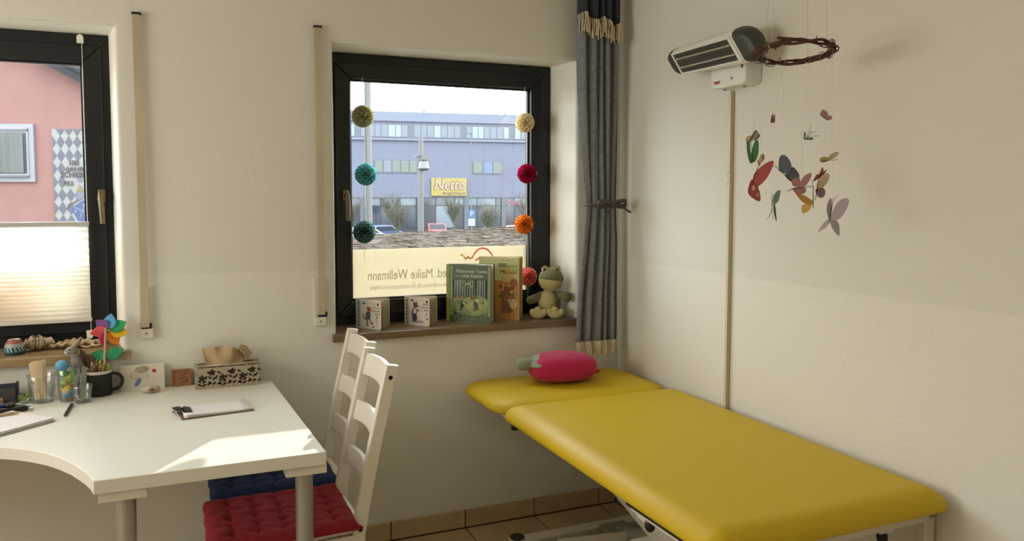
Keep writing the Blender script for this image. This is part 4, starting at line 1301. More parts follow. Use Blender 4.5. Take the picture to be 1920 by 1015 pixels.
# stack of paper with pencil, at the left
pp = thing('paper_stack', 'stack of white paper sheets lying askew at the left end of the desk', 'paper', (-2.264, -0.369, DZ), 0)
ux, uy = Vector((-0.67, 0.742, 0)), Vector((-0.742, -0.67, 0))
for i in range(7):
    z = 0.0006 + i * 0.0017
    o_ = Vector((random.uniform(-.006, .0), random.uniform(-.004, .004), 0)) + uy * random.uniform(0, .012)
    q = [o_, o_ + ux * 0.20, o_ + ux * .2 + uy * .297, o_ + uy * .297]
    MB().prism([(p.x, p.y) for p in q], z, z + 0.0011).build('paper_sheet', M_PAPER if i not in (0, 3) else mat('grey_card', '8f8a88', 0.8), pp, smooth=0)
for k, (c, dy) in enumerate((('b39a78', 0), ('7d6a52', 0.010))):
    o = thing('pencil', ('tan' if k == 0 else 'brown') + ' pencil lying on the paper stack at the left edge', 'pencil', (-2.452, -0.300 + dy, DZ + 0.0128), math.radians(16), 'pencils on the paper stack')
    MB().tube([(-0.09, 0, 0.0038), (0.062, 0, 0.0038)], 0.0038, 6).build('shaft', mat('pencil_' + c, c, .5), o, smooth=0)
    MB().tube([(0.062, 0, 0.0038), (0.076, 0, 0.0038)], [0.0038, 0.0006], 8).build('sharpened_cone', mat('pencil_cone', 'caa070'), o)

# black device with blue tubing
ot = thing('stethoscope', 'black and blue stethoscope bundle lying behind the paper stack', 'stethoscope', (-2.425, -0.195, DZ), 0)
b = MB()
b.tube([(-0.07, -0.028, 0.010), (-0.02, -0.020, 0.010), (0.02, -0.010, 0.010), (0.052, 0.000, 0.011)], [0.010, 0.010, 0.0095, 0.009], 14)
b.tube([(-0.03, 0.012, 0.012), (0.005, 0.016, 0.014), (0.04, 0.010, 0.012), (0.066, -0.006, 0.009)], [0.008, 0.0085, 0.008, 0.006], 12)
b.tube([(-0.02, 0.02, 0.010), (0.0, 0.028, 0.022), (0.016, 0.034, 0.026)], [0.007, 0.006, 0.005], 10)
b.build('black_tubing', mat('device_black', '151412', 0.35), ot, smooth=60)
MB().cyl((0.062, -0.005, 0.009), (0.074, -0.009, 0.008), 0.006, 0.0055, 14).build('chrome_tip', mat('chrome', 'c8c6c0', 0.15, metal=1), ot)
MB().lathe([(0.005, 0.022), (0.016, 0.022), (0.016, 0.029), (0.012, 0.0315), (0.0005, 0.0315)], 24, c=(0.005, 0.002, 0)).build('chest_piece', mat('device_black', '151412'), ot)
MB().tube([(-0.045 + 0.034 * math.cos(q), 0.002 + 0.012 * math.sin(q), 0.018 + 0.018 * math.sin(q * .5)) for q in [0.28 * k for k in range(23)]], 0.0055, 10).build('blue_tubing', mat('device_blue', '23368c', 0.3), ot, smooth=70)

# card holder, brown carton, green block and tealight glass at the left
ch = thing('card_holder', 'dark blue grey plastic card holder at the left end of the desk', 'card holder', (-2.468, -0.060, DZ), 0.08)
M_CH = mat('slate_plastic', '343640', 0.4)
MB().box(-0.10, 0.052, 0.010, 0.014, 0.012, 0.066).build('back_panel', M_CH, ch, smooth=0, bevel=0.001)
MB().box(-0.10, 0.048, -0.014, 0.010, 0.0, 0.006).box(-0.10, 0.048, -0.014, -0.011, 0.006, 0.016).build('tray', M_CH, ch, smooth=0)
MB().box(0.046, 0.054, 0.006, 0.020, 0.0, 0.07).build('side_post', M_CH, ch, smooth=0)
MB().box(-0.098, 0.044, 0.003, 0.0095, 0.006, 0.052).build('cards', mat('dark_cards', '4a4648', .7), ch, smooth=0)
bc = thing('brown_carton', 'small brown carton at the left edge of the desk before the card holder', 'box', (-2.478, -0.125, DZ), 0.2)
MB().box(-0.04, 0.028, -0.020, 0.020, 0, 0.030).build('carton', mat('brown_board', '8b6a44', .8), bc, smooth=0, bevel=0.001)
MB().prism([(-0.04, -0.02), (0.028, -0.02), (0.02, 0.0), (-0.04, 0.0)], 0.0302, 0.0312).build('flap', mat('brown_board', '8b6a44'), bc, smooth=0)
gb = thing('green_block', 'small lime green plastic tape holder between the card holder and the spatula tumbler', 'tape holder', (-2.392, -0.036, DZ), 0)
MB().prism([(-0.028, 0), (0.026, 0), (0.026, 0.021), (0.012, 0.019), (-0.008, 0.017), (-0.010, 0.024), (-0.028, 0.024)], -0.014, 0.014, 'y').build('holder', mat('lime_plastic2', '76893a', 0.5), gb, smooth=0, bevel=0.001)
MB().cyl((0.005, -0.010, 0.017), (0.005, 0.010, 0.017), 0.010, n=16).build('roll', mat('roll_clear', '8c9260', .4), gb)
tumbler('tealight_glass', 'tiny clear tealight glass beside the spatula tumbler', -2.392, -0.082, 0.013, 0.016, 0.014, 0.003)

# ------------------------------------------------------------------ things on the left window board
S1 = 0.886
pot = thing('painted_pot', 'small turquoise painted clay pot with slanted dark stripes on the left window board', 'pot', (-2.442, 0.070, S1))
pr = [(0.0005, 0), (0.029, 0), (0.0325, 0.004), (0.0335, 0.012), (0.031, 0.028), (0.027, 0.040), (0.021, 0.050), (0.0195, 0.0535), (0.0175, 0.054), (0.016, 0.050), (0.012, 0.03), (0.0005, 0.028)]
MB().lathe(pr, 40, mats=[0, 0, 0, 1, 1, 2, 2, 3, 3, 4, 4]).build('pot_body', [mat('pot_teal_dark', '2a4c52', .4), mat('pot_turquoise', '8fb9b4', .4), mat('pot_red', '9a5a52', .4), mat('pot_white', 'd9dad6', .4), mat('pot_inside', '232428', .7)], pot, smooth=50)
b = MB()
def onpot(a, z):
    for (r0, z0), (r1, z1) in zip(pr[3:8], pr[4:9]):
        if z0 <= z <= z1:
            r = r0 + (r1 - r0) * (z - z0) / (z1 - z0) + 0.0006
            return (r * math.cos(a), r * math.sin(a), z)
    return (0.031 * math.cos(a), 0.031 * math.sin(a), z)
for k in range(16):
    a = 2 * PI * k / 16
    b.add([onpot(a, 0.0125), onpot(a + .2, 0.0125), onpot(a + .02, 0.0275), onpot(a - .18, 0.0275)], [(0, 1, 2, 3)], 0)
    b.add([onpot(a, 0.0305), onpot(a + .36, 0.0305), onpot(a + .18, 0.0395)], [(0, 1, 2)], 1)
b.build('stripes', [mat('pot_stripe', '20383c', .4), mat('pot_zig', 'c08a80', .4)], pot, smooth=0)

s1 = thing('conch_shell', 'striped spiky conch shell on the left window board', 'shell', (-2.382, 0.118, S1), 0.2)
M_SH = mat('shell_cream', 'cdbfa4', 0.6, c2='a8987c', vscale=60, bump=0.4, bscale=90)
b = MB()
path, rad = [], []
for k in range(40):
    q = k / 39
    path.append((-0.046 + 0.088 * q, 0.008 * math.sin(9 * q), 0.014 + 0.016 * math.sin(PI * min(1, q * 1.0))))
    rad.append(0.003 + 0.026 * math.sin(PI * min(.98, 0.05 + 0.85 * q)) ** 1.3 * (0.8 + 0.2 * math.sin(q * 34)))
b.tube(path, rad, 20)
b.build('whorl', M_SH, s1, smooth=70)
sp = MB()
for k in range(16):
    q = 0.15 + 0.7 * k / 15
    i = int(q * 39)
    p, r = Vector(path[i]), rad[i]
    for a in (0.5, 1.2, 1.9, 2.7):
        d = Vector((0, -math.cos(a), math.sin(a)))
        sp.tube([p + d * r * .9, p + d * (r + 0.0045)], [0.0022, 0.0004], 5)
for k in range(7, 34, 4):
    p, r = Vector(path[k]), rad[k] * 1.01
    sp.tube([p + Vector((0.002 * math.sin(q * 3), r * math.cos(q), r * math.sin(q))) for q in [2 * PI * j / 24 for j in range(24)]], 0.0011, 5, closed=True)
sp.build('spines', mat('shell_dark', '3b2f28', .6), s1)
MB().tube([(0.028, -0.004, 0.030), (0.045, -0.006, 0.034), (0.058, -0.004, 0.022)], [0.012, 0.013, 0.004], 12).build('lip', mat('shell_lip', 'd6cab0', .5), s1, smooth=70)
s2 = thing('flat_shell', 'large open fluted shell lying on the left window board behind the rabbit', 'shell', (-2.262, 0.130, S1), 0.05)
def flut(u, v):
    a = (u - 0.5) * 2
    x = -0.085 + 0.175 * u
    wv = math.sin(PI * min(1, max(0, u)) ** 0.9)
    rim = 0.004 * math.sin(u * 38) * v
    z = 0.003 + 0.020 * v ** 1.6 * (0.6 + 0.5 * wv) + rim
    y = (-0.05 * wv - 0.004) * v
    return (x, y, z)
MB().grid(flut, 60, 8).build('lower_valve', mat('shell_tan', 'b39a78', .6, c2='cdb795', vscale=30), s2, smooth=70, solid=0.004)
def flut2(u, v):
    x = -0.078 + 0.165 * u
    wv = math.sin(PI * u)
    return (x, (0.035 * wv) * v + 0.002, 0.004 + 0.022 * v ** 1.5 * (0.5 + .5 * wv) + 0.003 * math.sin(u * 44) * v)
MB().grid(flut2, 60, 8).build('upper_valve', mat('shell_tan2', 'c8b08a', .6), s2, smooth=70, solid=0.004)
for (cx, r) in ((0.045, 0.017), (0.076, 0.013)):
    MB().tube([(cx + r * 1.25 * math.cos(q), -0.03 + 0.01 * math.sin(q), 0.016 + r * .62 * math.sin(q)) for q in [0.3 * k for k in range(21)]], 0.0042, 8).build('curled_edge', mat('shell_pale', 'cdb694', .55), s2, smooth=70)
# ------------------------------------------------------------------ books on the right window board
S2 = 0.892
def rrect(w, h, r, left=False):
    pts = []
    for cx, cy, a0, on in ((w - r, h - r, 0, True), (r, h - r, 90, left), (r, r, 180, left), (w - r, r, 270, True)):
        if on:
            for k in range(6):
                a = math.radians(a0 + 90 * k / 5)
                pts.append((cx + r * math.cos(a), cy + r * math.sin(a)))
        else:
            pts.append((0, h) if a0 == 90 else (0, 0))
    return pts
FRONT = frame3((0, -0.0026, 0), (1, 0, 0), (0, 0, 1))
M_BOARD = mat('board_book_white', 'd3ccba', 0.5)
M_LEAF = mat('board_leaf', 'b7ab92', 0.6)
def txt(parent, body, x, z, size, m, width=None, align='LEFT'):
    return text('cover_lettering', body, size, m, parent, frame3((x, -0.0036, z), (1, 0, 0), (0, 0, 1)), depth=0.0, align=align, width=width)
def board_book(label, hx, hy, ang, opening):
    t = thing('board_book', label, 'book', (hx, hy, S2), ang, 'books on the right window board')
    w, h = 0.130, 0.122
    cov = None
    for k in range(6):
        a = opening * k / 5
        o = MB().prism(rrect(w, h, 0.010), -0.0022, 0.0, 'y').build('front_cover' if k == 0 else ('back_cover' if k == 5 else 'board_page'), M_BOARD if k in (0, 5) else M_LEAF, t, smooth=0)
        o.rotation_euler.z = a
        o.location = (0.004 * math.sin(a), 0.004 * k / 2, 0)
        if k == 0: cov = o
    MB().box(-0.003, 0.001, -0.0022, 0.012, 0, h).build('spine', M_BOARD, t, smooth=0)
    return t, cov
M_TX = mat('print_dark_grey', '57504a', 0.8)
M_FOX, M_COAT, M_LEGS = mat('print_fox_red', 'a5432e', .8), mat('print_coat_green', '4f5650', .8), mat('print_mauve', '8e6a70', .8)
M_BLK = mat('print_black', '211d1b', .8)
t1, c1 = board_book('white board book with a red fox and a blue-grey strip, leftmost on the window board', -1.205, 0.124, math.radians(-52), math.radians(44))
P = Print(frame3((0, -0.0022, 0), (1, 0, 0), (0, 0, 1)))
P.rect(0.001, 0.003, 0.021, 0.119, mat('strip_blue_grey', '8e9aa3', .7))
for k in range(7):
    P.ell(0.011, 0.012 + k * 0.0155, 0.0045, 0.0035, mat('print_slate', '5b6a74', .8), k * .7, 8)
P.poly([(0.060, 0.074), (0.056, 0.085), (0.058, 0.096), (0.063, 0.090), (0.070, 0.091), (0.074, 0.097), (0.076, 0.086), (0.083, 0.077), (0.074, 0.075)], M_FOX)
P.poly([(0.055, 0.072), (0.072, 0.074), (0.076, 0.060), (0.074, 0.040), (0.050, 0.040), (0.049, 0.060)], M_COAT)
P.poly([(0.052, 0.040), (0.063, 0.040), (0.062, 0.016), (0.053, 0.016)], M_LEGS).poly([(0.065, 0.040), (0.073, 0.040), (0.083, 0.026), (0.078, 0.022)], M_LEGS)
P.ell(0.058, 0.015, 0.007, 0.003, M_BLK).ell(0.083, 0.023, 0.007, 0.003, M_BLK, .3)
P.line([(0.052, 0.040), (0.044, 0.040), (0.038, 0.050), (0.035, 0.060)], 0.006, M_FOX)
P.poly([(0.030, 0.108), (0.043, 0.112), (0.046, 0.102), (0.038, 0.104)], M_BLK).poly([(0.108, 0.104), (0.116, 0.110), (0.121, 0.113), (0.117, 0.098)], M_BLK)
P.ell(0.108, 0.036, 0.006, 0.011, mat('print_pale', 'c9bfa8', .8)).line([(0.108, 0.048), (0.104, 0.038), (0.107, 0.022), (0.110, 0.010)], 0.0016, M_TX).line([(0.112, 0.048), (0.113, 0.034), (0.111, 0.022)], 0.0014, M_TX)
P.ell(0.110, 0.051, 0.004, 0.004, M_TX).rect(0.086, 0.006, 0.094, 0.012, M_BLK)
P.rect(0.050, 0.106, 0.072, 0.1072, M_TX).rect(0.076, 0.106, 0.102, 0.1072, M_TX)
P.build('cover_print', c1)
for s_, x_, z_, w_ in (('Der Fuchs', 0.086, 0.086, 0.036), ('sucht seine', 0.084, 0.073, 0.040), ('Socken', 0.097, 0.060, 0.027)):
    txt(c1, s_, x_, z_, 0.0125, M_TX, w_)
t2, c2_ = board_book('white board book with a brown bear, standing second from the left on the window board', -0.993, 0.126, math.radians(-53), math.radians(36))
P = Print(frame3((0, -0.0022, 0), (1, 0, 0), (0, 0, 1)))
P.rect(0.001, 0.003, 0.021, 0.119, mat('strip_beige', 'b9ab9c', .7))
for k in range(7):
    P.ell(0.011, 0.012 + k * 0.0155, 0.0045, 0.0035, M_TX, k * .9, 8)
M_BEAR = mat('print_bear_brown', '5d4548', .8)
P.ell(0.056, 0.088, 0.012, 0.011, M_BEAR).ell(0.049, 0.099, 0.004, 0.004, M_BEAR).ell(0.063, 0.099, 0.004, 0.004, M_BEAR).ell(0.068, 0.083, 0.006, 0.004, M_BEAR)
P.ell(0.053, 0.062, 0.015, 0.017, M_LEGS).ell(0.053, 0.062, 0.008, 0.012, mat('print_pale', 'c9bfa8')).ell(0.051, 0.034, 0.014, 0.019, mat('print_navy', '3f3c4e', .8)).line([(0.066, 0.066), (0.078, 0.064)], 0.006, M_BEAR).line([(0.042, 0.066), (0.036, 0.052), (0.042, 0.040)], 0.006, M_BEAR)
P.rect(0.084, 0.058, 0.094, 0.072, mat('print_pale', 'c9bfa8'))
for k in range(26):
    x = 0.036 + 0.0024 * k
    P.line([(x, 0.012), (x + 0.002 * math.sin(k * 2.1), 0.018 + 0.006 * abs(math.sin(k * 1.3)))], 0.0018, mat('print_lilac_grass', '7a7086', .8))
P.poly([(0.028, 0.108), (0.041, 0.114), (0.046, 0.103), (0.038, 0.104)], M_BLK).poly([(0.110, 0.106), (0.118, 0.113), (0.122, 0.104), (0.117, 0.098)], M_BLK)
P.line([(0.112, 0.044), (0.114, 0.060)], 0.0014, M_TX).line([(0.108, 0.050), (0.119, 0.054)], 0.0014, M_TX).rect(0.114, 0.028, 0.122, 0.034, M_BLK)
P.rect(0.050, 0.1085, 0.072, 0.1097, M_TX).rect(0.076, 0.1085, 0.102, 0.1097, M_TX)
P.build('cover_print', c2_)
for s_, x_, z_, w_ in (('Der Bär', 0.096, 0.090, 0.028), ('schreibt heute', 0.082, 0.077, 0.042), ('Briefe', 0.102, 0.064, 0.022)):
    txt(c2_, s_, x_, z_, 0.0125, M_TX, w_)

def hardcover(label, hx, hy, ang, opening, w, h, cover, spine_c, edge='d6d2c6'):
    t = thing('picture_book', label, 'book', (hx, hy, S2), ang, 'books on the right window board')
    mc, ms = mat('cover_' + cover, cover, 0.35), mat('spine_' + spine_c, spine_c, 0.4)
    cov = MB().box(0, w, -0.0026, 0, 0, h).build('front_cover', mc, t, smooth=0)
    bk = MB().box(0, w, 0, 0.0026, 0, h).build('back_cover', mc, t, smooth=0)
    bk.rotation_euler.z = opening
    bk.location = (0.0, 0.013, 0)
    MB().box(-0.0028, 0.0, -0.0026, 0.0155, 0, h).build('spine', ms, t, smooth=0)
    mp = mat('page_' + edge, edge, 0.7)
    for k in range(5):
        a = opening * (k + 0.6) / 5.4
        o = MB().box(0, w - 0.006, -0.0009, 0.0009, 0.003, h - 0.003).build('page_section', mp, t, smooth=0)
        o.rotation_euler.z = a
        o.location = (0.001, 0.002 + 0.0105 * (k + .5) / 5, 0)
    return t, cov
t3, c3 = hardcover('large green forest picture book standing in front on the right window board', -0.801, 0.128, math.radians(-40), math.radians(16), 0.207, 0.256, '4f6140', '8a9a3c')
P = PZ(frame3((0, -0.0026, 0), (1, 0, 0), (0, 0, 1)))
class PT(Print):
    def poly(s, pts, m):
        s.k += 1
        z = 0.0001 + 0.000012 * s.k
        s.mb.add([(p[0], p[1], z) for p in pts], [tuple(range(len(pts)))], s._m(m), s.M)
        return s
P = PT(P.M)
g_dk, g_mid, g_lt, g_yl = mat('pr_dark_green', '2c3a30', .6), mat('pr_mid_green', '5f7048', .6), mat('pr_light_green', '93a268', .6), mat('pr_yellow_green', 'a9b070', .6)
P.rect(0.0, 0.0, 0.012, 0.256, mat('pr_spine_lime', '90a03c', .5))
P.rect(0.024, 0.09, 0.188, 0.19, g_dk)
random.seed(3)
for k in range(13):
    x = 0.034 + k * 0.0115
    P.poly([(x, 0.095), (x + random.uniform(.003, .006), 0.095), (x + random.uniform(.006, .014), 0.188), (x + random.uniform(.000, .006), 0.188)], mat('pr_birch', '8d9a8c', .6))
P.poly([(0.024, 0.10), (0.06, 0.118), (0.11, 0.108), (0.15, 0.12), (0.188, 0.105), (0.196, 0.05), (0.14, 0.03), (0.07, 0.035), (0.02, 0.055)], g_lt)
P.ell(0.125, 0.07, 0.04, 0.026, g_yl)
for k in range(60):
    x, z = random.uniform(0.016, 0.195), random.uniform(0.008, 0.056)
    P.poly([(x, z), (x + 0.003, z), (x + random.uniform(-.014, .014), z + random.uniform(.012, .028))], random.choice((g_dk, g_mid, g_lt)))
for k in range(22):
    P.ell(random.uniform(0.03, 0.186), random.uniform(0.088, 0.118), 0.007, 0.005, random.choice((g_mid, g_yl, g_lt)), random.random(), 8)
for k in range(18):
    P.ell(0.075 + 0.045 * random.random(), 0.150 + 0.04 * random.random(), 0.005, 0.004, random.choice((g_yl, g_mid)), 0, 8)
for x0 in (0.015, 0.190):
    P.poly([(x0, 0.03), (x0 + 0.012, 0.03), (x0 + 0.014, 0.25), (x0 + 0.003, 0.25)], mat('pr_birch_bark', '9aa083', .6))
    for k in range(9):
        P.line([(x0 + .002, 0.05 + k * .022), (x0 + .009, 0.052 + k * .022)], 0.0016, g_dk)
for (x, z, hat) in ((0.062, 0.108, 'a05a34'), (0.118, 0.104, 'b4482c')):
    P.poly([(x - .010, z), (x + .008, z - .005), (x + .002, z + .012), (x - .006, z + .012)], mat('pr_hat_' + hat, hat, .6))
P.ell(0.136, 0.078, 0.010, 0.020, mat('pr_grey_coat', '53545c', .6), 0.25).ell(0.142, 0.098, 0.008, 0.008, mat('pr_beard', 'c8c6b4', .6)).line([(0.134, 0.062), (0.130, 0.05)], 0.005, g_dk).line([(0.141, 0.062), (0.150, 0.056)], 0.005, g_dk)
P.ell(0.073, 0.078, 0.008, 0.018, g_dk, -0.3).ell(0.082, 0.088, 0.008, 0.009, mat('pr_beard', 'c8c6b4')).line([(0.070, 0.065), (0.062, 0.052)], 0.005, g_dk).line([(0.078, 0.094), (0.095, 0.084)], 0.004, g_dk)
P.build('cover_print', c3)
M_TITLE = mat('title_cream', 'e4e2cc', .6)
def txt3(parent, body, x, z, size, width, m):
    return text('cover_lettering', body, size, m, parent, frame3((x, -0.0056, z), (1, 0, 0), (0, 0, 1)), depth=0.0, width=width)
txt3(c3, 'Midsummer Tomte', 0.045, 0.220, 0.0215, 0.142, M_TITLE)
txt3(c3, 'and the', 0.040, 0.203, 0.009, 0.024, M_TITLE)
txt3(c3, 'Little Rabbits', 0.068, 0.200, 0.0215, 0.100, M_TITLE)
txt3(c3, 'By the author', 0.070, 0.016, 0.007, 0.070, mat('title_faint', '9aa684', .6))
M_ORG = 'b98a4c'
t4, c4 = hardcover('tall yellow and orange picture book standing behind the green book', -0.634, 0.158, math.radians(-43), math.radians(17), 0.190, 0.282, 'b9a868', '9c8a52', 'b5a27a')
P = PT(frame3((0, -0.0026, 0), (1, 0, 0), (0, 0, 1)) @ Matrix.Diagonal((0.80, 1, 1, 1)))
o1, o2, o3, o4 = mat('pr_orange', 'b97f3e', .6), mat('pr_straw', 'c9b06a', .6), mat('pr_rust', '8d5636', .6), mat('pr_cream', 'd0c48e', .6)
P.rect(0.0, 0.17, 0.234, 0.28, mat('pr_pale_green', 'bdbd82', .6))
P.poly([(0.08, 0.18), (0.234, 0.165), (0.234, 0.0), (0.05, 0.0), (0.05, 0.14)], o1)
P.poly([(0.13, 0.18), (0.14, 0.225), (0.165, 0.24), (0.20, 0.225), (0.215, 0.17)], o2)
P.rect(0.13, 0.03, 0.205, 0.15, o3)
random.seed(6)
for k in range(46):
    P.ell(random.uniform(0.11, 0.228), random.uniform(0.02, 0.16), random.uniform(.003, .010), random.uniform(.003, .008), random.choice((o2, o3, o4, o1, mat('pr_olive', '6d6a34', .6), mat('pr_teal', '4d7478', .6), mat('pr_dark_brown', '4a3426', .6))), random.random() * 3, 9)
for k in range(12):
    P.line([(0.15 + k * .006, 0.207), (0.145 + k * .0075, 0.218 + .005 * (k % 3))], 0.002, o3)
P.ell(0.205, 0.168, 0.022, 0.020, mat('pr_balloon', '9c5a44', .6), 0, 18).line([(0.205, 0.15), (0.203, 0.10)], 0.0016, mat('pr_dark_brown', '4a3426'))
P.ell(0.202, 0.072, 0.022, 0.022, mat('pr_badge', 'cdb79a', .6), 0, 24)
for k in range(5):
    P.rect(0.190, 0.058 + k * .0065, 0.214, 0.0595 + k * .0065, o3)
P.rect(0.12, 0.267, 0.19, 0.2685, o3)
P.build('cover_print', c4)
M_TD = mat('title_dark_green', '3f4a34', .6)
txt3(c4, 'BABEL', 0.092, 0.238, 0.026, 0.046, M_TD)
txt3(c4, 'BÜCHER', 0.144, 0.238, 0.0165, 0.038, mat('title_sage', '7d8a68', .6))
txt3(c4, 'M', 0.098, 0.208, 0.026, 0.02, M_TD)

# ------------------------------------------------------------------ plush frog
fg = thing('plush_frog', 'green plush frog with cream belly sitting at the right end of the window board', 'plush toy', (-0.322, 0.072, S2), math.radians(-22))
M_KN = mat('frog_knit', '7d7a4e', 0.95, sheen=0.3)
nt = M_KN.node_tree
tc = nt.nodes.new('ShaderNodeTexCoord'); w1 = nt.nodes.new('ShaderNodeTexWave'); w2 = nt.nodes.new('ShaderNodeTexWave')
w1.inputs['Scale'].default_value = w2.inputs['Scale'].default_value = 62
w1.bands_direction, w2.bands_direction = 'Z', 'X'
mxk = nt.nodes.new('ShaderNodeMath'); mxk.operation = 'MULTIPLY'
bpk = nt.nodes.new('ShaderNodeBump'); bpk.inputs['Strength'].default_value = 0.9; bpk.inputs['Distance'].default_value = 0.004
for w in (w1, w2): nt.links.new(tc.outputs['Object'], w.inputs['Vector'])
nt.links.new(w1.outputs['Fac'], mxk.inputs[0]); nt.links.new(w2.outputs['Fac'], mxk.inputs[1])
nt.links.new(mxk.outputs[0], bpk.inputs['Height']); nt.links.new(bpk.outputs[0], nt.nodes['Principled BSDF'].inputs['Normal'])
M_CR = mat('frog_cream', 'b5ad78', 0.95, sheen=0.3, bump=0.2, bscale=240)
def half(b, c, r, cond, m=0, nu=28, nv=18):
    """part of an ellipsoid where cond(p) holds"""
    tmp = MB().ell(c, r, nu, nv)
    keep = [f for f in tmp.f if cond(sum((Vector(tmp.v[i]) for i in f), Vector()) / len(f))]
    return b.add(tmp.v, keep, m)
hc, hr = (0.004, -0.004, 0.172), (0.058, 0.056, 0.056)
cut = lambda p: p.z > 0.179 - 0.10 * (p.x - 0.004) - 0.10 * (p.y + .004) * 0 or p.y > 0.022
fb = MB()
fb.ell((0.0, 0.010, 0.068), (0.052, 0.046, 0.068), 28, 18, fn=lambda p: 1 - 0.16 * max(0, p.z))
fb.build('body', M_KN, fg, smooth=80)
MB().ell((-0.012, -0.010, 0.066), (0.043, 0.036, 0.062), 26, 16).build('belly', M_CR, fg, smooth=80)
hd = MB().ell(hc, (hr[0] * .985, hr[1] * .985, hr[2] * .985), 32, 20).build('head', M_CR, fg, smooth=80)
cp = MB()
half(cp, hc, (hr[0] * 1.02, hr[1] * 1.02, hr[2] * 1.02), cut, 0, 48, 36)
cp.build('head_cap', M_KN, hd, smooth=80)
mo = []
for k in range(21):
    a = math.radians(200 + 140 * k / 20)
    x = hc[0] + hr[0] * 1.03 * math.cos(a)
    y = hc[1] + hr[1] * 1.03 * math.sin(a)
    z = 0.1785 - 0.10 * (x - 0.004)
    f = math.sqrt(max(0, 1 - ((z - hc[2]) / hr[2]) ** 2))
    mo.append((hc[0] + (x - hc[0]) * f, hc[1] + (y - hc[1]) * f, z))
MB().tube(mo, 0.0014, 6).build('mouth', mat('thread_dark', '2a2118', .9), hd)
for s in (-1, 1):
    e = MB().ell((0.004 + s * 0.028, -0.012, 0.222), (0.0165, 0.014, 0.0165), 18, 12).build('eye_bump', M_CR, hd, smooth=80)
    MB().ell((0.002 + s * 0.028, -0.0215, 0.221), (0.0075, 0.0055, 0.0085), 14, 10).build('pupil', M_BLACK, e, smooth=80)
    MB().tube([(0.002 + s * 0.028 + 0.0125 * math.cos(q), -0.0195, 0.2235 + 0.0125 * math.sin(q)) for q in [0.2 + 0.25 * k for k in range(12)]], 0.0022, 6).build('eyelid', M_KN, e)
MB().tube([(-0.036, 0.0, 0.104), (-0.058, -0.014, 0.092), (-0.082, -0.018, 0.082), (-0.102, -0.020, 0.077), (-0.110, -0.020, 0.076)], [0.016, 0.019, 0.020, 0.017, 0.006], 16).build('arm', M_KN, fg, smooth=80)
MB().tube([(0.040, 0.004, 0.106), (0.058, -0.012, 0.100), (0.072, -0.028, 0.096), (0.084, -0.040, 0.094), (0.088, -0.044, 0.094)], [0.016, 0.020, 0.022, 0.020, 0.007], 16).build('arm', M_KN, fg, smooth=80)
for s, cx in ((-1, -0.056), (1, 0.022)):
    f = MB()
    f.ell((cx, -0.058, 0.0215), (0.036, 0.018, 0.0215), 22, 12)
    f.ell((cx - 0.004, -0.060, 0.039), (0.017, 0.014, 0.017), 18, 10).ell((cx - 0.026, -0.060, 0.030), (0.015, 0.013, 0.016), 16, 10).ell((cx + 0.026, -0.060, 0.030), (0.015, 0.013, 0.016), 16, 10)
    f.build('foot', M_CR, fg, smooth=80)
    MB().tube([(cx * .6, 0.0, 0.024), (cx * .8, -0.03, 0.024), (cx, -0.052, 0.024)], 0.018, 12).build('leg', M_KN, fg, smooth=80)

# ------------------------------------------------------------------ honeycomb paper balls
def honeyball(label, loc, c, r, z_up, z_dn=None, rz=0.0):
    t = thing('paper_ball', label, 'paper ball', (loc[0], loc[1], loc[2]), rz, 'honeycomb balls hanging before the right window')
    m = thin('tissue_' + c, c, 0.45)
    b = MB()
    N, NT, waves = 22, 28, 5
    for k in range(N):
        sgn = 1 if k % 2 else -1
        def f(u, v, k=k, sgn=sgn):
            th = 0.04 + (PI - 0.08) * u
            amp = 2 * PI / N * 0.5
            ph = 2 * PI * k / N + sgn * amp * max(-1, min(1, 1.5 * math.sin(waves * 2 * th)))
            rr = r * (0.06 + 0.94 * v)
            rho = rr * math.sin(th)
            return (rho * math.cos(ph), rho * math.sin(ph), rr * math.cos(th))
        b.grid(f, NT * 2, 2)
    b.build('honeycomb_paper', m, t, smooth=0)
    cordm = mat('white_cord', 'e4dfd2', 0.7)
    MB().cyl((0, 0, r * .9), (0, 0, z_up - loc[2]), 0.0011, n=6).build('cord', cordm, t)
    MB().tube([(0, -r - 0.001, -0.006), (0.0015, -r - 0.0015, 0.0), (0, -r - 0.001, 0.008)], 0.0016, 6).build('paper_clip', cordm, t)
    if z_dn:
        MB().tube([(0, 0, -r * .9), (0.002, 0, -r - 0.02), (-0.003, 0, -r - 0.045), (0.004, 0.001, z_dn - loc[2])], 0.001, 6).build('loose_cord', cordm, t)
    return t
honeyball('olive green honeycomb paper ball, top left in the right window', (-1.169, 0.13, 1.783), 'c8c6a0', 0.047, 1.945)
honeyball('turquoise honeycomb paper ball, middle left in the right window', (-1.159, 0.13, 1.540), '7cc4c8', 0.047, 1.735, rz=.3)
honeyball('dark petrol honeycomb paper ball, bottom left in the right window', (-1.168, 0.13, 1.297), '6a8f8e', 0.048, 1.492, 1.17, rz=.7)
honeyball('cream honeycomb paper ball, top right in the right window', (-0.424, 0.13, 1.783), 'f8ecca', 0.045, 1.945, rz=.2)
honeyball('crimson honeycomb paper ball, upper right in the right window', (-0.413, 0.13, 1.551), 'b82650', 0.045, 1.737, rz=.9)
honeyball('orange honeycomb paper ball, lower right in the right window', (-0.426, 0.13, 1.318), 'ea9638', 0.045, 1.505, rz=.4)
honeyball('coral pink honeycomb paper ball, partly hidden behind the tall book', (-0.407, 0.13, 1.076), 'f59a94', 0.044, 1.272, 0.985, rz=.6)
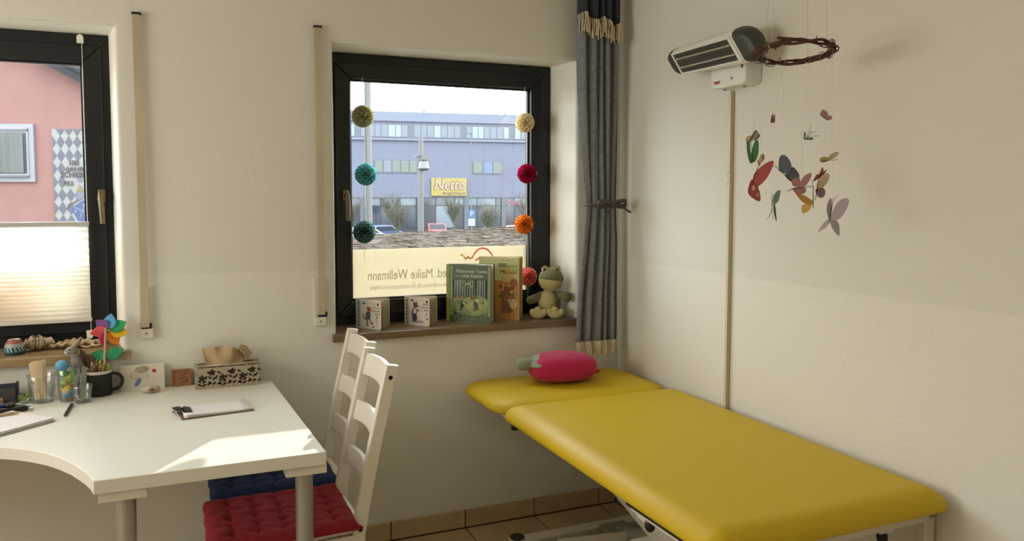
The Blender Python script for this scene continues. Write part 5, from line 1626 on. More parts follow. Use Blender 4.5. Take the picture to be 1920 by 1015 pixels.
# ------------------------------------------------------------------ pleated blind on the left window
bl = thing('pleated_blind', 'white pleated blind covering the lower half of the left window', 'blind', (-2.6, 0.165, 0.97))
M_BL = thin('blind_fabric', 'f6f3ec', 0.6)
M_BR = mat('blind_rail', 'b9b6ae', 0.4)
zz = []
z = 1.338
k = 0
while z > 0.990:
    st = 0.0135 if z > 1.2 else 0.0082
    zz.append((z, 0.0075 if k % 2 else -0.0075))
    z -= st
    k += 1
zz.append((0.988, 0.0))
b = MB()
vs, fs = [], []
for z, dy in zz:
    for x in (-0.45, 0.395):
        vs.append((x, dy, z - 0.97))
for i in range(len(zz) - 1):
    fs.append((2 * i, 2 * i + 1, 2 * i + 3, 2 * i + 2))
b.add(vs, fs)
b.build('pleated_fabric', M_BL, bl, smooth=0)
MB().box(-0.45, 0.398, -0.011, 0.011, 0.367, 0.383).build('top_rail', M_BR, bl, smooth=0, bevel=0.002)
MB().box(-0.45, 0.398, -0.010, 0.010, 0.006, 0.019).build('bottom_rail', mat('blind_rail_white', 'd8d3c6', .5), bl, smooth=0, bevel=0.002)
b = MB()
b.cyl((0.393, 0.0, -0.03), (0.393, 0.0, 1.05), 0.0011, n=6)
b.cyl((-0.1, 0.0, 0.02), (-0.1, 0.0, 0.37), 0.0009, n=6)
b.build('tension_cord', M_WHITE, bl)
pts = [(-0.011, 0), (0.011, 0), (0.011, 0.020)] + [(0.011 * math.cos(math.radians(18 * k)), 0.020 + 0.011 * math.sin(math.radians(18 * k))) for k in range(1, 10)] + [(-0.011, 0.020)]
MB().prism([(p[0] + 0.388, p[1] + 1.045) for p in pts], -0.006, 0.016, 'y').build('upper_bracket', M_WHITE, bl, smooth=30, bevel=0.001)
MB().prism([(0.379, -0.062), (0.398, -0.058), (0.401, -0.030), (0.377, -0.030)], -0.006, 0.016, 'y').build('lower_bracket', M_WHITE, bl, smooth=0, bevel=0.001)

# ------------------------------------------------------------------ roller shutter belts
def belt(label, x0, x1, zt, zb, px0, px1, pz0, pz1, lean):
    t = thing('shutter_belt', label, 'shutter belt', ((x0 + x1) / 2, 0, pz0))
    cx = (x0 + x1) / 2
    w = (x1 - x0) / 2
    M_BE = mat('beige_webbing', 'c4b698', 0.8, c2='ada18a', vscale=3, stretch=(1, 1, .6))
    vs = [(-w + lean, -0.016, zt - pz0), (w + lean, -0.016, zt - pz0), (w, -0.024, zb - pz0 - .004), (-w, -0.024, zb - pz0 - .004)]
    vs2 = [(v[0], v[1] + 0.0016, v[2]) for v in vs]
    MB().add(vs + vs2, [(0, 1, 2, 3), (7, 6, 5, 4), (0, 4, 5, 1), (1, 5, 6, 2), (2, 6, 7, 3), (3, 7, 4, 0)]).build('webbing', M_BE, t, smooth=0)
    MB().box(-w + lean - .002, w + lean + .003, -0.020, 0.0, zt - pz0, zt - pz0 + 0.007).build('top_slot', M_DARK, t, smooth=0)
    pl = MB().box(px0 - cx, px1 - cx, -0.0075, 0.0, 0, pz1 - pz0).build('winder_plate', mat('plate_white', 'dcd6c8', .45), t, smooth=0, bevel=0.002)
    MB().box(px0 - cx + 0.004, px1 - cx - 0.001, -0.020, -0.0075, 0.0, 0.036).build('lower_cover', mat('plate_white', 'dcd6c8'), pl, smooth=0, bevel=0.003)
    MB().box(-w - 0.001, w + 0.007, -0.0215, -0.0076, 0.036, 0.042).box(w + 0.0012, w + 0.008, -0.0215, -0.0076, 0.042, 0.054).build('belt_slot', M_DARK, pl, smooth=0)
    MB().cyl((px0 + .024 - cx, -0.0205, 0.018), (px0 + .024 - cx, -0.0198, 0.018), 0.0045, n=14).build('screw', mat('screw_grey', '8a867c', .4), pl)
belt('beige shutter belt with white winder plate beside the left window', -2.027, -2.001, 2.100, 0.972, -2.035, -1.986, 0.927, 1.116, -0.002)
belt('beige shutter belt with white winder plate beside the right window', -1.388, -1.362, 2.106, 0.985, -1.404, -1.357, 0.932, 1.124, 0.0)

# ------------------------------------------------------------------ curtain in the corner
ct = thing('curtain', 'dark grey wool curtain with cream fringes tied by a bow in the corner', 'curtain', (-0.16, -0.09, 0.735))
M_CU = mat('grey_wool', '727479', 0.95, c2='828489', vscale=45, bump=0.3, bscale=260, sheen=0.05)
M_NAVY = mat('navy_wool', '2e3540', 0.95, sheen=0.05, bump=0.2, bscale=260)
M_FR = mat('cream_yarn', 'd6c8a6', 0.9)
def cw(z):
    """left and right outline of the gathered cloth at height z"""
    pts = [(0.79, -0.278, -0.062), (1.0, -0.266, -0.062), (1.25, -0.238, -0.060), (1.40, -0.222, -0.068), (1.42, -0.222, -0.068), (1.6, -0.242, -0.066), (1.9, -0.264, -0.062), (2.2, -0.270, -0.060), (2.5, -0.272, -0.060)]
    for (z0, a0, b0), (z1, a1, b1) in zip(pts, pts[1:]):
        if z <= z1:
            t = (z - z0) / (z1 - z0)
            return a0 + (a1 - a0) * t, b0 + (b1 - b0) * t
    return pts[-1][1:]
def cloth(u, z, off=0.0):
    a, b_ = cw(z)
    q = u + 0.028 * math.sin(7.3 * u + 0.9 * z) + 0.014 * math.sin(17 * u + 1.7 * z)
    n = 5.0
    amp = 0.020 + 0.012 * min(1, abs(z - 1.41) / 0.5)
    s = math.sin(PI * n * q + 0.3 * math.sin(2.2 * z))
    y = -amp * (abs(s) ** 0.8) + 0.018 - 0.008 * math.sin(PI * u) + 0.003 * math.sin(23 * u + 4 * z)
    x = a + (b_ - a) * u
    return (x + 0.16, y + off, z - 0.735)
MB().grid(lambda u, v: cloth(u, 0.795 + 1.69 * v), 150, 60).build('wool_cloth', M_CU, ct, smooth=70, solid=0.002)
def navy(u, v):
    low = 2.235 - 0.030 * u + 0.012 * math.sin(14 * u)
    p = cloth(u, 2.2 + 0.285 * v, -0.012)
    return (p[0] * 1.0, p[1], low + (2.485 - low) * v - 0.735)
MB().grid(navy, 130, 8).build('navy_flap', M_NAVY, ct, smooth=70, solid=0.002)
random.seed(12)
def fringe(n, ztop, L, off, name):
    b = MB()
    for k in range(n):
        u = (k + random.random() * .7) / n
        zt = ztop(u)
        p = Vector(cloth(min(u, .99), max(0.80, min(zt, 2.48)), off))
        p.z = zt - 0.735
        l = L * random.uniform(.8, 1.1)
        dx = random.uniform(-.010, .010)
        b.tube([p, p + Vector((dx * .4 + .002, -0.004, -l * .35)), p + Vector((dx, -0.005, -l * .7)), p + Vector((dx * 1.1, -0.003, -l))], [0.0016, 0.0019, 0.0019, 0.0024], 5)
    tag(b.build(name, M_FR, ct, smooth=60), kind='stuff')
fringe(74, lambda u: 2.238 - 0.030 * u + 0.012 * math.sin(14 * u), 0.082, -0.019, 'upper_fringe')
fringe(80, lambda u: 0.800, 0.066, -0.002, 'lower_fringe')
M_RIB = mat('taupe_ribbon', '4a423a', 0.55)
bw_ = MB()
bw_.tube([(0.16 - 0.145 + 0.085 * math.cos(q), -0.012 + 0.050 * math.sin(q), 0.674 + 0.003 * math.sin(q)) for q in [2 * PI * k / 28 for k in range(28)]], 0.0075, 6, closed=True)
bowp = bw_.build('tie_band', M_RIB, ct, smooth=50)
def ribbon(pts, w0, w1):
    b = MB()
    n = len(pts)
    vs, fs = [], []
    for i, p in enumerate(pts):
        w = w0 + (w1 - w0) * i / (n - 1)
        vs += [(p[0], p[1], p[2] - w / 2), (p[0], p[1] - 0.001, p[2] + w / 2)]
    for i in range(n - 1):
        fs.append((2 * i, 2 * i + 1, 2 * i + 3, 2 * i + 2))
    return b.add(vs, fs)
B0 = (0.022, -0.068, 0.676)
for s in (-1, 1):
    lp = [(B0[0] + s * 0.075 * math.sin(q) * (1 if s > 0 else .95), B0[1] - 0.010 - 0.012 * math.sin(2 * q), B0[2] + 0.004 + 0.013 * math.sin(2 * q) * 1.0) for q in [PI * k / 12 for k in range(13)]]
    ribbon(lp, 0.019, 0.019).build('bow_loop', M_RIB, bowp, smooth=50, solid=0.001)
tl = [(B0[0] - 0.005, B0[1] - .012, B0[2]), (B0[0] - 0.018, B0[1] - .016, B0[2] - 0.03), (B0[0] - 0.034, B0[1] - .014, B0[2] - 0.062), (B0[0] - 0.040, B0[1] - .014, B0[2] - 0.098)]
bt = MB()
vs = []
for p, w in zip(tl, (0.008, 0.012, 0.012, 0.006)):
    vs += [(p[0] - w / 2, p[1], p[2]), (p[0] + w / 2, p[1], p[2])]
bt.add(vs, [(0, 1, 3, 2), (2, 3, 5, 4), (4, 5, 7, 6)])
bt.build('bow_tail', M_RIB, bowp, smooth=50, solid=0.001)
ribbon([(B0[0], B0[1] - .012, B0[2]), (B0[0] + .04, B0[1] - .016, B0[2] - .004), (B0[0] + .085, B0[1] - .010, B0[2] - .03), (B0[0] + .098, B0[1] - .01, B0[2] - .034)], 0.012, 0.008).build('bow_tail', M_RIB, bowp, smooth=50, solid=0.001)
MB().ell((B0[0], B0[1] - 0.010, B0[2] + .001), (0.010, 0.008, 0.010), 12, 8).build('knot', M_RIB, bowp)

# ------------------------------------------------------------------ radiant heater and cable duct on the right wall
ht = thing('radiant_heater', 'white and grey radiant wall heater above the treatment table', 'heater', (0, -0.82, 1.84))
M_HW = mat('heater_white', 'e4e4e0', 0.35)
M_HG = mat('heater_grey', '3f4039', 0.45)
TA = math.radians(24)
CX, CZ = -0.118, 0.122
def hp(a, b_, y):
    """a up along the face, b out of the face, y along the heater"""
    n = Vector((-math.cos(TA), 0, -math.sin(TA)))
    t_ = Vector((-math.sin(TA), 0, math.cos(TA)))
    return Vector((CX, y * 0.945 + 0.3 * a - 0.002, CZ)) + t_ * a + n * b_
prof = []
for k in range(32):
    q = 2 * PI * k / 32
    sn_, cs_ = math.sin(q), math.cos(q)
    prof.append((0.059 * math.copysign(abs(sn_) ** 0.7, sn_), min(0.036, 0.047 * math.copysign(abs(cs_) ** 0.75, cs_) - 0.004)))
def shell(y0, y1, sc):
    b = MB()
    rings = [(y, s) for y, s in zip((y0, y1) if len(sc) == 2 else [y0 + (y1 - y0) * i / (len(sc) - 1) for i in range(len(sc))], sc)]
    n = len(prof)
    vs, fs = [], []
    for y, s in rings:
        vs += [hp(a * s, b_ * s, y) for a, b_ in prof]
    for i in range(len(rings) - 1):
        for j in range(n):
            fs.append((i * n + j, i * n + (j + 1) % n, (i + 1) * n + (j + 1) % n, (i + 1) * n + j))
    fs.append(tuple(range(n)))
    fs.append(tuple((len(rings) - 1) * n + j for j in range(n)))
    return b.add(vs, fs)
body = shell(0.178, -0.205, (0.86, 0.88, 0.93, 0.97, 1.0, 1.02, 1.03, 1.03)).build('housing', M_HW, ht, smooth=50)
shell(0.240, 0.178, (0.45, 0.66, 0.79, 0.86, 0.88)).build('end_cap', M_HG, ht, smooth=50)
shell(-0.205, -0.265, (1.035, 1.03, 0.99, 0.93, 0.83, 0.66)).build('end_cap', M_HG, ht, smooth=50)
def facebox(b, a0, a1, y0, y1, b0, b1, m=0):
    sy = lambda y: 0.96 - 0.42 * max(0, y + 0.02) ** 1.1
    vs = [hp(a * sy(y), bb * (0.86 + 0.14 * sy(y)), y) for bb in (b0, b1) for a in (a0, a1) for y in (y0, y1)]
    return b.add(vs, [(0, 2, 3, 1), (4, 5, 7, 6), (0, 1, 5, 4), (2, 6, 7, 3), (0, 4, 6, 2), (1, 3, 7, 5)], m)
facebox(MB(), -0.040, 0.040, 0.156, -0.180, 0.0362, 0.0375).build('reflector', mat('reflector_metal', '6a675d', 0.28, metal=0.9), ht, smooth=0)
b = MB()
for (a0, a1, y0, y1) in ((0.040, 0.049, 0.166, -0.195), (-0.049, -0.040, 0.166, -0.195), (-0.049, 0.049, 0.167, 0.156), (-0.049, 0.049, -0.180, -0.197)):
    facebox(b, a0, a1, y0, y1, 0.032, 0.0435)
b.build('bezel', M_HW, ht, smooth=0, bevel=0.004, seg=3)
for a in (0.017, -0.017):
    MB().tube([hp(a, 0.0400, 0.138), hp(a, 0.0400, -0.165)], 0.0042, 12).build('heating_tube', mat('quartz_tube', 'b9b2a0', 0.15, metal=0.4), ht)
    for y in (0.136, -0.166):
        MB().tube([hp(a, 0.0395, y), hp(a, 0.0395, y + (0.012 if y > 0 else -.012))], 0.0045, 12).build('tube_socket', mat('ceramic', 'b8b1a2', .6), ht)
b = MB()
for k in range(66):
    y = 0.154 - 0.332 * k / 65
    s_ = 0.96 - 0.42 * max(0, y + 0.02) ** 1.1
    b.tube([hp(-0.040 * s_, 0.0428 * (0.86 + 0.14 * s_), y), hp(0.040 * s_, 0.0428 * (0.86 + 0.14 * s_), y)], 0.0006, 4)
for a in (-0.026, 0.0, 0.026):
    b.tube([hp(a * .9, 0.0418, 0.156), hp(a, 0.0424, -0.180)], 0.0008, 4)
b.build('wire_grille', mat('grille_wire', '5b594f', 0.35, metal=0.8), ht)
pts = []
for cy, cz, a0 in ((-0.110, 0.072, 0), (0.030, 0.072, 90), (0.030, 0.028, 180), (-0.110, 0.028, 270)):
    for k in range(7):
        a = math.radians(a0 + 90 * k / 6)
        pts.append((cy - 0.030 * math.cos(a) * -1 if False else cy + 0.030 * math.cos(a) * (1 if True else 1), cz + 0.030 * math.sin(a)))
hull = []
for cy, cz, a0 in ((0.030, 0.080, 0), (-0.115, 0.080, 90), (-0.115, 0.026, 180), (0.030, 0.026, 270)):
    for k in range(7):
        a = math.radians(a0 + 90 * k / 6)
        hull.append((cy + 0.024 * math.cos(a), cz + 0.024 * math.sin(a)))
box_ = MB().prism(hull, -0.072, 0.0, 'x').build('control_box', M_HW, ht, smooth=30, bevel=0.004, seg=3)
FX = lambda y, z: frame3((-0.0728, y, z), (0, -1, 0), (0, 0, 1))
text('logo_lettering', 'reer', 0.022, mat('logo_red', 'a3221f', .5), box_, FX(0.038, 0.018), depth=0.0002, bold=0.0006, shear=0.15, width=0.040)
MB().cyl((-0.0722, -0.065, 0.030), (-0.0738, -0.065, 0.030), 0.0055, n=16).build('switch_knob', mat('knob_grey', '8d897e', .5), box_)
MB().box(-0.0735, -0.0722, -0.125, -0.116, 0.058, 0.076).build('indicator', mat('indicator_dark', '3b3a36', .5), box_, smooth=0)
MB().bar((-0.04, -0.03, 0.085), (-0.10, -0.03, 0.115), 0.09, 0.03).build('hinge_arm', M_HW, ht, smooth=0, bevel=0.004)
for y in (0.02, -0.09):
    MB().cyl((-0.036, y, 0.003), (-0.036, y, -0.003), 0.006, n=14).build('cable_gland', mat('knob_grey', '8d897e'), ht)

du = thing('cable_duct', 'narrow white cable duct running down the wall from the heater', 'cable duct', (0, -0.806, 0.079))
MB().box(-0.009, 0, -0.0100, 0.0100, 0, 1.757).build('duct_base', mat('duct_shaded', 'b4a98c', .5), du, smooth=0, bevel=0.001)  # darker colour paints in the shaded side of the duct
MB().box(-0.014, -0.009, -0.0045, 0.0095, 0, 1.757).build('duct_cover', mat('duct_white', 'cfc6ad', .45), du, smooth=0, bevel=0.001)
for z in (1.42, 1.455):
    MB().tube([(-0.016, 0.012, z - .01), (-0.019, 0.008, z), (-0.019, -0.004, z + .005), (-0.014, -0.014, z - .012)], 0.0014, 6).build('cable_tie', M_WHITE, du)
# ------------------------------------------------------------------ butterfly mobile
BUTTERFLIES = [
    ('large red paper butterfly with pink spots, left of the mobile', (-0.4445, -1.4733, 1.4903), [('9c2f2f', [(-0.015, 0.014), (-0.0043, 0.0311), (0.0172, 0.0505), (0.0365, 0.056), (0.0322, 0.0354), (0.0193, 0.0097), (0.0021, -0.0097), (-0.0064, -0.0118)], 0.35), ('a63a38', [(-0.0193, 0.0054), (-0.0258, -0.0118), (-0.0279, -0.029), (-0.0172, -0.0419), (0.0086, -0.0539), (0.0086, -0.0333), (0.0, -0.0118), (-0.0086, 0.0011)], -0.3)], [(-0.0258, -0.0225), (-0.0137, 0.0097), (-0.0021, 0.0397)], [[(-0.0021, 0.0397), (0.0009, 0.0505)]], [('c98a80', [(-0.0193, -0.0118), (-0.0129, -0.0084), (-0.0094, -0.0161), (-0.012, -0.0238), (-0.018, -0.0238)]), ('c98a80', [(-0.0086, -0.0333), (-0.0034, -0.0307), (-0.0009, -0.0376), (-0.0043, -0.0419)])]),
    ('dark blue paper butterfly in the middle of the mobile', (-0.3112, -1.4409, 1.5259), [('3f4c5c', [(-0.0292, 0.0292), (-0.0225, 0.0412), (-0.0092, 0.0359), (0.002, 0.0203), (0.0051, 0.0047), (-0.0025, -0.0109), (-0.0158, -0.0087), (-0.027, -0.002)], 0.3), ('46525f', [(0.0051, 0.0047), (0.0176, 0.0069), (0.0309, -0.0087), (0.0332, -0.022), (0.0176, -0.031), (0.0064, -0.0332), (-0.0092, -0.0176), (-0.0025, -0.0087)], -0.25)], [(-0.027, 0.0002), (-0.0092, -0.0154), (0.0078, -0.0323)], [[(-0.027, 0.0002), (-0.0368, 0.0069), (-0.047, 0.0136)], [(-0.027, -0.002), (-0.0381, 0.0122)]], []),
    ('dusty pink paper butterfly with black body, below the blue butterfly', (-0.3258, -1.5028, 1.4844), [('a8717a', [(-0.0256, 0.0117), (-0.0148, 0.0169), (-0.0027, 0.0139), (-0.0018, -0.0099), (-0.0191, -0.0056), (-0.0243, 0.0009)], 0.3), ('b07c80', [(-0.0027, -0.0091), (0.0025, 0.0161), (0.0155, 0.0282), (0.0264, 0.0291), (0.0242, 0.0117), (0.0134, -0.0056)], 0.35), ('a0686f', [(-0.0191, -0.0121), (-0.0105, -0.0251), (0.0069, -0.0273), (0.0164, -0.0229), (0.0155, -0.0108)], -0.3)], [(-0.0356, -0.0203), (-0.0183, -0.0121), (0.0164, -0.0082)], [[(0.0164, -0.0082), (0.0285, -0.0078), (0.0394, -0.0143)], [(0.0164, -0.0082), (0.0307, -0.0047), (0.0398, -0.0082)]], []),
    ('yellow orange paper butterfly below the pink butterfly', (-0.2853, -1.48, 1.4338), [('c8922c', [(-0.0353, 0.0314), (-0.0154, 0.0235), (0.0088, 0.0124), (0.0221, 0.0014), (0.0199, -0.0065), (-0.0022, -0.003), (-0.0199, 0.0102)], 0.25), ('c9a440', [(-0.0044, -0.0074), (0.019, -0.0065), (0.011, -0.0251), (-0.0035, -0.0304)], -0.3)], [(0.0212, 0.0345), (0.0225, 0.0102), (0.023, -0.0163)], [[(0.0212, 0.0345), (0.019, 0.0544), (0.0177, 0.0632)], [(0.023, 0.0332), (0.0225, 0.0455)]], []),
    ('cream, orange and purple paper butterfly at the right of the mobile', (-0.2397, -1.4964, 1.4807), [('c4ae86', [(-0.0153, 0.0051), (-0.0064, 0.0272), (0.0112, 0.0347), (0.0165, 0.0272), (0.0134, 0.014), (-0.002, -0.0037), (-0.0135, -0.0081)], 0.3), ('c0673c', [(-0.0131, -0.0068), (-0.0012, 0.0096), (0.0112, 0.0162), (0.0147, 0.0118), (-0.002, -0.0081)], 0.1), ('7d5f6e', [(-0.0175, -0.0103), (0.0024, -0.0059), (0.0121, -0.0147), (0.009, -0.0302), (-0.0042, -0.0346), (-0.0153, -0.0235)], -0.3)], [(-0.0188, -0.0412), (-0.0162, -0.0235), (-0.0144, -0.0015)], [[(-0.0144, -0.0015), (-0.0109, 0.0162)]], []),
    ('small crimson paper butterfly above the cream and purple one', (-0.2652, -1.516, 1.5125), [('a0383a', [(-0.0211, -0.0197), (-0.0133, -0.0032), (-0.0046, 0.0012), (0.0019, 0.0186), (0.0072, 0.0077), (0.0028, -0.0053), (-0.0111, -0.0162)], 0.3), ('a8423f', [(0.0028, 0.0012), (0.0141, 0.0121), (0.015, 0.0077), (0.0063, -0.004)], -0.2)], [(-0.0207, -0.0197), (-0.0089, -0.0119), (0.0054, 0.0034)], [[(-0.0133, -0.004), (-0.0155, 0.0012)], [(-0.0024, -0.0053), (0.0115, 0.0047)]], []),
    ('large pale lilac paper butterfly hanging lowest at the right', (-0.2612, -1.5585, 1.3939), [('9f96a0', [(-0.0194, 0.0291), (-0.013, 0.0463), (-0.0053, 0.0506), (-0.0035, 0.0205), (-0.01, -0.0052), (-0.0173, 0.0119)], 0.4), ('a59ca6', [(-0.001, 0.0162), (0.0085, 0.0377), (0.0214, 0.0506), (0.0364, 0.0497), (0.0342, 0.0291), (0.0214, 0.0033), (0.0085, -0.0074), (-0.007, -0.0061)], 0.4), ('a8a0a8', [(-0.007, -0.0052), (0.0085, -0.0061), (0.0214, -0.0181), (0.0248, -0.0396), (0.0235, -0.0512), (0.0085, -0.0396), (-0.0023, -0.0224)], -0.3), ('b5ada4', [(-0.0091, -0.0052), (-0.0216, -0.0138), (-0.0345, -0.0353), (-0.0388, -0.0426), (-0.0173, -0.0289), (-0.01, -0.0181)], -0.3)], [(-0.01, -0.0181), (-0.0053, 0.0119), (-0.0018, 0.0398)], [[(-0.0018, 0.0398), (-0.0001, 0.0484), (0.0016, 0.0557)], [(-0.0018, 0.0398), (0.0063, 0.0527), (0.0136, 0.0605)]], []),
    ('emerald green paper butterfly at the upper left of the mobile', (-0.4434, -1.4463, 1.5738), [('2f7a48', [(-0.0189, 0.0295), (-0.0102, 0.0239), (-0.0059, 0.0001), (0.0007, -0.0086), (-0.0007, -0.0303), (-0.008, -0.0303), (-0.0167, -0.0043)], 0.35), ('38824f', [(0.018, 0.0239), (0.0137, 0.0326), (0.0028, 0.0217), (-0.0015, 0.0001), (-0.0007, -0.0281), (0.0093, -0.0259), (0.018, -0.0043)], -0.35)], [(-0.0007, -0.0311), (-0.0007, -0.0086), (-0.0024, 0.0087)], [[(-0.0024, 0.0087), (-0.0093, 0.0217), (-0.0111, 0.0295)], [(-0.0024, 0.0087), (-0.0059, 0.0261)]], []),
    ('grey olive paper butterfly at the top left of the mobile', (-0.4011, -1.3961, 1.6173), [('8f8a6c', [(-0.0135, -0.0144), (-0.0046, 0.0043), (0.0043, 0.019), (0.0132, 0.0177), (0.0092, 0.0021), (-0.0069, -0.0144)], 0.3), ('a89a62', [(-0.0202, -0.0068), (-0.0158, 0.0021), (-0.0046, 0.0043), (-0.0113, -0.009), (-0.018, -0.0099)], -0.25), ('8a7f5a', [(0.0092, 0.0021), (0.0132, 0.0132), (0.0207, 0.0065), (0.0176, -0.0024), (0.0065, -0.009), (0.0012, -0.0055)], -0.25)], [(-0.0122, -0.0135), (-0.0024, -0.0001), (0.0074, 0.0168)], [[(-0.0091, -0.0144), (-0.0069, -0.0246)], [(0.0043, -0.0081), (0.0065, -0.0135)]], []),
    ('small cream paper butterfly with dark spots behind the red butterfly', (-0.3685, -1.3925, 1.5546), [('b5a06e', [(-0.0091, -0.0032), (-0.0001, 0.0148), (0.0066, 0.017), (0.0088, 0.0013), (-0.0001, -0.0122), (-0.006, -0.0176)], 0.2)], [(-0.0087, -0.0055), (-0.0051, -0.0145), (-0.0015, -0.0176)], [[(-0.0087, -0.0055), (-0.0123, -0.001)]], [('2a221c', [(0.0003, 0.0094), (0.0066, 0.0121), (0.007, 0.0103), (0.0012, 0.0071)]), ('2a221c', [(0.0003, 0.004), (0.0079, 0.0058), (0.0079, 0.0035), (0.0012, 0.0017)])]),
    ('narrow teal paper butterfly hanging below the mobile centre', (-0.3744, -1.4638, 1.4305), [('4b6f60', [(-0.0075, 0.0004), (-0.0066, 0.0223), (0.0021, 0.0354), (0.0095, 0.0363), (0.0078, 0.0179), (0.0021, 0.0026)], 0.4), ('3f5f58', [(-0.0062, 0.0004), (-0.001, -0.004), (0.0043, -0.0455), (0.0008, -0.0442), (-0.0053, -0.0215)], -0.2)], [(-0.0101, 0.0266), (-0.0106, 0.007), (-0.0101, -0.011)], [[(-0.0101, -0.011), (-0.0154, -0.028), (-0.0237, -0.0447)], [(-0.0101, -0.011), (-0.0132, -0.0258), (-0.0167, -0.0381)], [(-0.0093, -0.011), (-0.0075, -0.028), (-0.008, -0.0433)]], []),
    ('yellow green paper butterfly at the right of the mobile', (-0.2343, -1.5152, 1.5585), [('a3a044', [(-0.028, -0.0052), (-0.0202, 0.0013), (-0.0014, -0.0), (-0.004, -0.0096), (-0.0202, -0.014)], 0.25), ('a9ac78', [(-0.0049, -0.0074), (0.0039, 0.0079), (0.017, 0.0144), (0.028, 0.0144), (0.0214, 0.0035), (0.0083, -0.0052)], -0.3)], [(-0.0267, -0.0105), (-0.0158, -0.0114), (-0.0049, -0.0087)], [[(-0.0049, -0.0087), (0.0126, -0.0074), (0.0236, -0.0052)]], []),
    ('small green insect with long feelers hanging in the mobile', (-0.2755, -1.4718, 1.6161), [('4f8a5c', [(-0.0104, 0.0129), (-0.0038, 0.0107), (-0.0055, -0.0025), (-0.0099, -0.0039)], 0.2), ('4a7e50', [(-0.0082, -0.007), (0.0051, -0.0017), (0.0161, -0.0012), (0.0166, -0.0074)], -0.2)], [(-0.0095, -0.007), (-0.0015, -0.0025), (0.0051, 0.0019)], [[(-0.0029, -0.0003), (0.0051, 0.0173), (0.0117, 0.0319)], [(0.0007, 0.0006), (0.0073, 0.0129), (0.0139, 0.0173)], [(0.0042, 0.0006), (0.013, 0.012), (0.0236, 0.0156)], [(0.0073, -0.0012), (0.0183, 0.0032), (0.036, 0.0032)]], []),
    ('small dusty rose paper butterfly at the top right of the mobile', (-0.2108, -1.4734, 1.6799), [('9a6a60', [(-0.0164, 0.0018), (-0.0128, 0.0129), (-0.0052, 0.0138), (-0.0021, -0.0004), (-0.0097, -0.0049)], 0.3), ('a67a70', [(-0.0084, -0.0049), (-0.0021, 0.0094), (0.0059, 0.0107), (0.0095, 0.0005), (0.0193, -0.0026), (0.0184, -0.0115), (0.0059, -0.0147), (-0.0021, -0.0102)], -0.3)], [(-0.0146, -0.0004), (-0.0052, -0.0071), (0.005, -0.0142)], [[(-0.0146, -0.0004), (-0.0164, 0.0049)]], []),
    ('tiny brown paper butterfly at the top of the mobile', (-0.348, -1.4154, 1.6686), [('7d4f3c', [(-0.0058, -0.0114), (-0.0063, 0.0042), (-0.0018, 0.0153), (0.0004, 0.0019), (0.0004, -0.007)], 0.3), ('8a5a42', [(0.0004, 0.001), (0.0057, 0.0144), (0.0062, -0.0079), (0.0008, -0.0105)], -0.3)], [(-0.0058, -0.0114), (-0.0014, -0.0061), (0.0008, 0.001)], [[(0.0008, 0.0042), (0.0008, 0.0108)]], []),
]
RTH = Vector((0.919, -0.394, 0)).normalized()
FWH = Vector((0.394, 0.919, 0)).normalized()
MC = Vector((-0.316, -1.460, 1.850))
mob = thing('twig_wreath_mobile', 'brown twig wreath hung on white threads beside the heater, carrying paper butterflies', 'mobile', tuple(MC), math.atan2(RTH.y, RTH.x))
M_TW = mat('willow_bark', '4a2c20', 0.7, var=0.25, vscale=40, bump=0.3, bscale=120)
random.seed(17)
def wr(a, dr=0.0, dz=0.0):
    r = 0.101 + dr
    tilt = math.radians(7)
    return Vector((r * math.cos(a), r * math.sin(a) * math.cos(tilt), -r * math.sin(a) * math.sin(tilt) + dz))
for k in range(5):
    ph, tw = random.uniform(0, 6), random.choice((3, 4, 5))
    pts = [wr(2 * PI * i / 60, 0.0055 * math.cos(tw * 2 * PI * i / 60 + ph), 0.0055 * math.sin(tw * 2 * PI * i / 60 + ph)) for i in range(60)]
    MB().tube(pts, 0.0032 + 0.0008 * (k % 2), 7, closed=True).build('twisted_twig', M_TW, mob, smooth=60)
for k in range(4):
    a0 = random.uniform(0, 6)
    pts = [wr(a0 + 1.6 * i / 30, 0.013 * math.cos(9 * i / 30 * 2 + k), 0.013 * math.sin(9 * i / 30 * 2 + k)) for i in range(31)]
    MB().tube(pts, 0.0012, 5).build('tendril', M_TW, mob, smooth=60)
MB().tube([(-0.076, -0.080, 0.024), (-0.046, -0.090, 0.020), (-0.014, -0.101, 0.015), (0.024, -0.098, 0.011)], 0.0038, 7).build('twig_end', M_TW, mob)
M_TH = mat('white_thread', 'cfc6ae', 0.7)
for a in (math.radians(215), math.radians(125), math.radians(305), math.radians(50)):
    p = wr(a)
    MB().cyl(p, p * 0.62 + Vector((0, 0, 0.645)), 0.0006, n=5).build('hanging_thread', M_TH, mob)
    q = [p + Vector((0.009 * math.cos(t), 0.009 * math.sin(t) * .4, 0.009 * math.sin(t))) for t in [2 * PI * i / 14 for i in range(14)]]
    MB().tube(q, 0.0011, 5, closed=True).build('thread_loop', M_TH, mob)
def lighter(c):
    return tuple(min(255, int(c[i:i + 2], 16) * 0.80 + 72) for i in (0, 2, 4))
minv = Matrix.Rotation(-mob.rotation_euler.z, 4, 'Z')
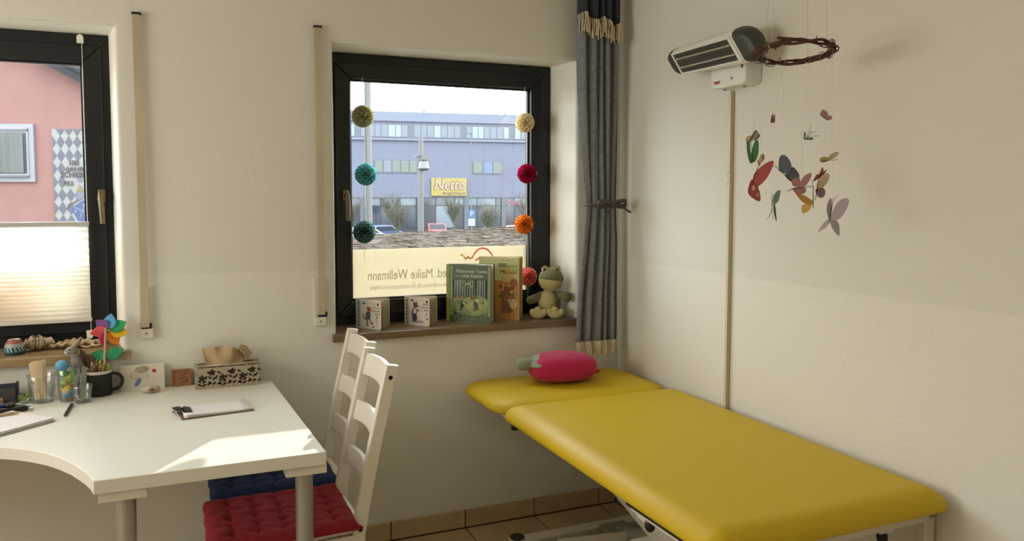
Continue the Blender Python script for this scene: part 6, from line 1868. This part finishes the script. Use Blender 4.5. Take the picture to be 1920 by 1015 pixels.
for i, (lab, pos, wings, body, ant, spots) in enumerate(BUTTERFLIES):
    t = thing('paper_butterfly', lab, 'paper butterfly', pos, mob.rotation_euler.z, 'paper butterflies of the mobile')
    b0, b1 = Vector((body[0][0], body[0][1])), Vector((body[-1][0], body[-1][1]))
    ax = (b1 - b0).normalized()
    nn = Vector((-ax.y, ax.x))
    def lift(p, k):
        """wing rises away from the body axis"""
        d = (Vector(p) - b0).dot(nn)
        return (p[0], -abs(d) * k, p[1])
    for c, pts, k in wings:
        # fan from a smoothed outline so that the edge is rounded
        sm = []
        n = len(pts)
        for j in range(n):
            p0, p1, p2, p3 = pts[j - 1], pts[j], pts[(j + 1) % n], pts[(j + 2) % n]
            for s in (0, 1 / 3, 2 / 3):
                sm.append(tuple(0.5 * (2 * p1[q] + (p2[q] - p0[q]) * s + (2 * p0[q] - 5 * p1[q] + 4 * p2[q] - p3[q]) * s * s + (3 * p1[q] - p0[q] - 3 * p2[q] + p3[q]) * s ** 3) for q in (0, 1)))
        cx, cy = sum(p[0] for p in sm) / len(sm), sum(p[1] for p in sm) / len(sm)
        vs = [lift((cx, cy), k)] + [lift(((p[0] + cx) / 2, (p[1] + cy) / 2), k) for p in sm] + [lift(p, k) for p in sm]
        m_ = len(sm)
        fs = [(0, 1 + j, 1 + (j + 1) % m_) for j in range(m_)] + [(1 + j, 1 + m_ + j, 1 + m_ + (j + 1) % m_, 1 + (j + 1) % m_) for j in range(m_)]
        MB().add(vs, fs).build('wing', thin('wing_' + c, lighter(c), 0.3), t, smooth=0, solid=0.0004)
    for c, pts in spots:
        MB().add([(p[0], lift(p, -0.35)[1] * -1 - 0.0012 if False else -abs((Vector(p) - b0).dot(nn)) * 0.36 - 0.0012, p[1]) for p in pts], [tuple(range(len(pts)))]).build('wing_spot', mat('spot_' + c, c, .8), t, smooth=0)
    nb = len(body)
    MB().tube([(p[0], -0.001, p[1]) for p in body], [0.0007] + [0.0013] * (nb - 2) + [0.0009], 7).build('body', mat('butterfly_body', '4a3d31', .8), t, smooth=60)
    for a in ant:
        MB().tube([(p[0], -0.001, p[1]) for p in a], 0.0006, 5).build('feeler', mat('butterfly_feeler', '6a6148', .8), t)
    # thread up to the wreath
    w = Vector(pos)
    loc = minv @ (w - MC)
    ang = math.atan2(loc.y, loc.x) if Vector((loc.x, loc.y)).length > 0.02 else i * 0.8
    if Vector((loc.x, loc.y)).length < 0.075: ang = math.atan2(1.0 if i % 2 else -1.0, loc.x / 0.09)
    tgt = wr(ang) - loc
    MB().tube([(0, 0, 0.002), (tgt.x * .4, tgt.y * .4, tgt.z * .45), tgt], 0.0002, 4).build('thread', M_TH, t)
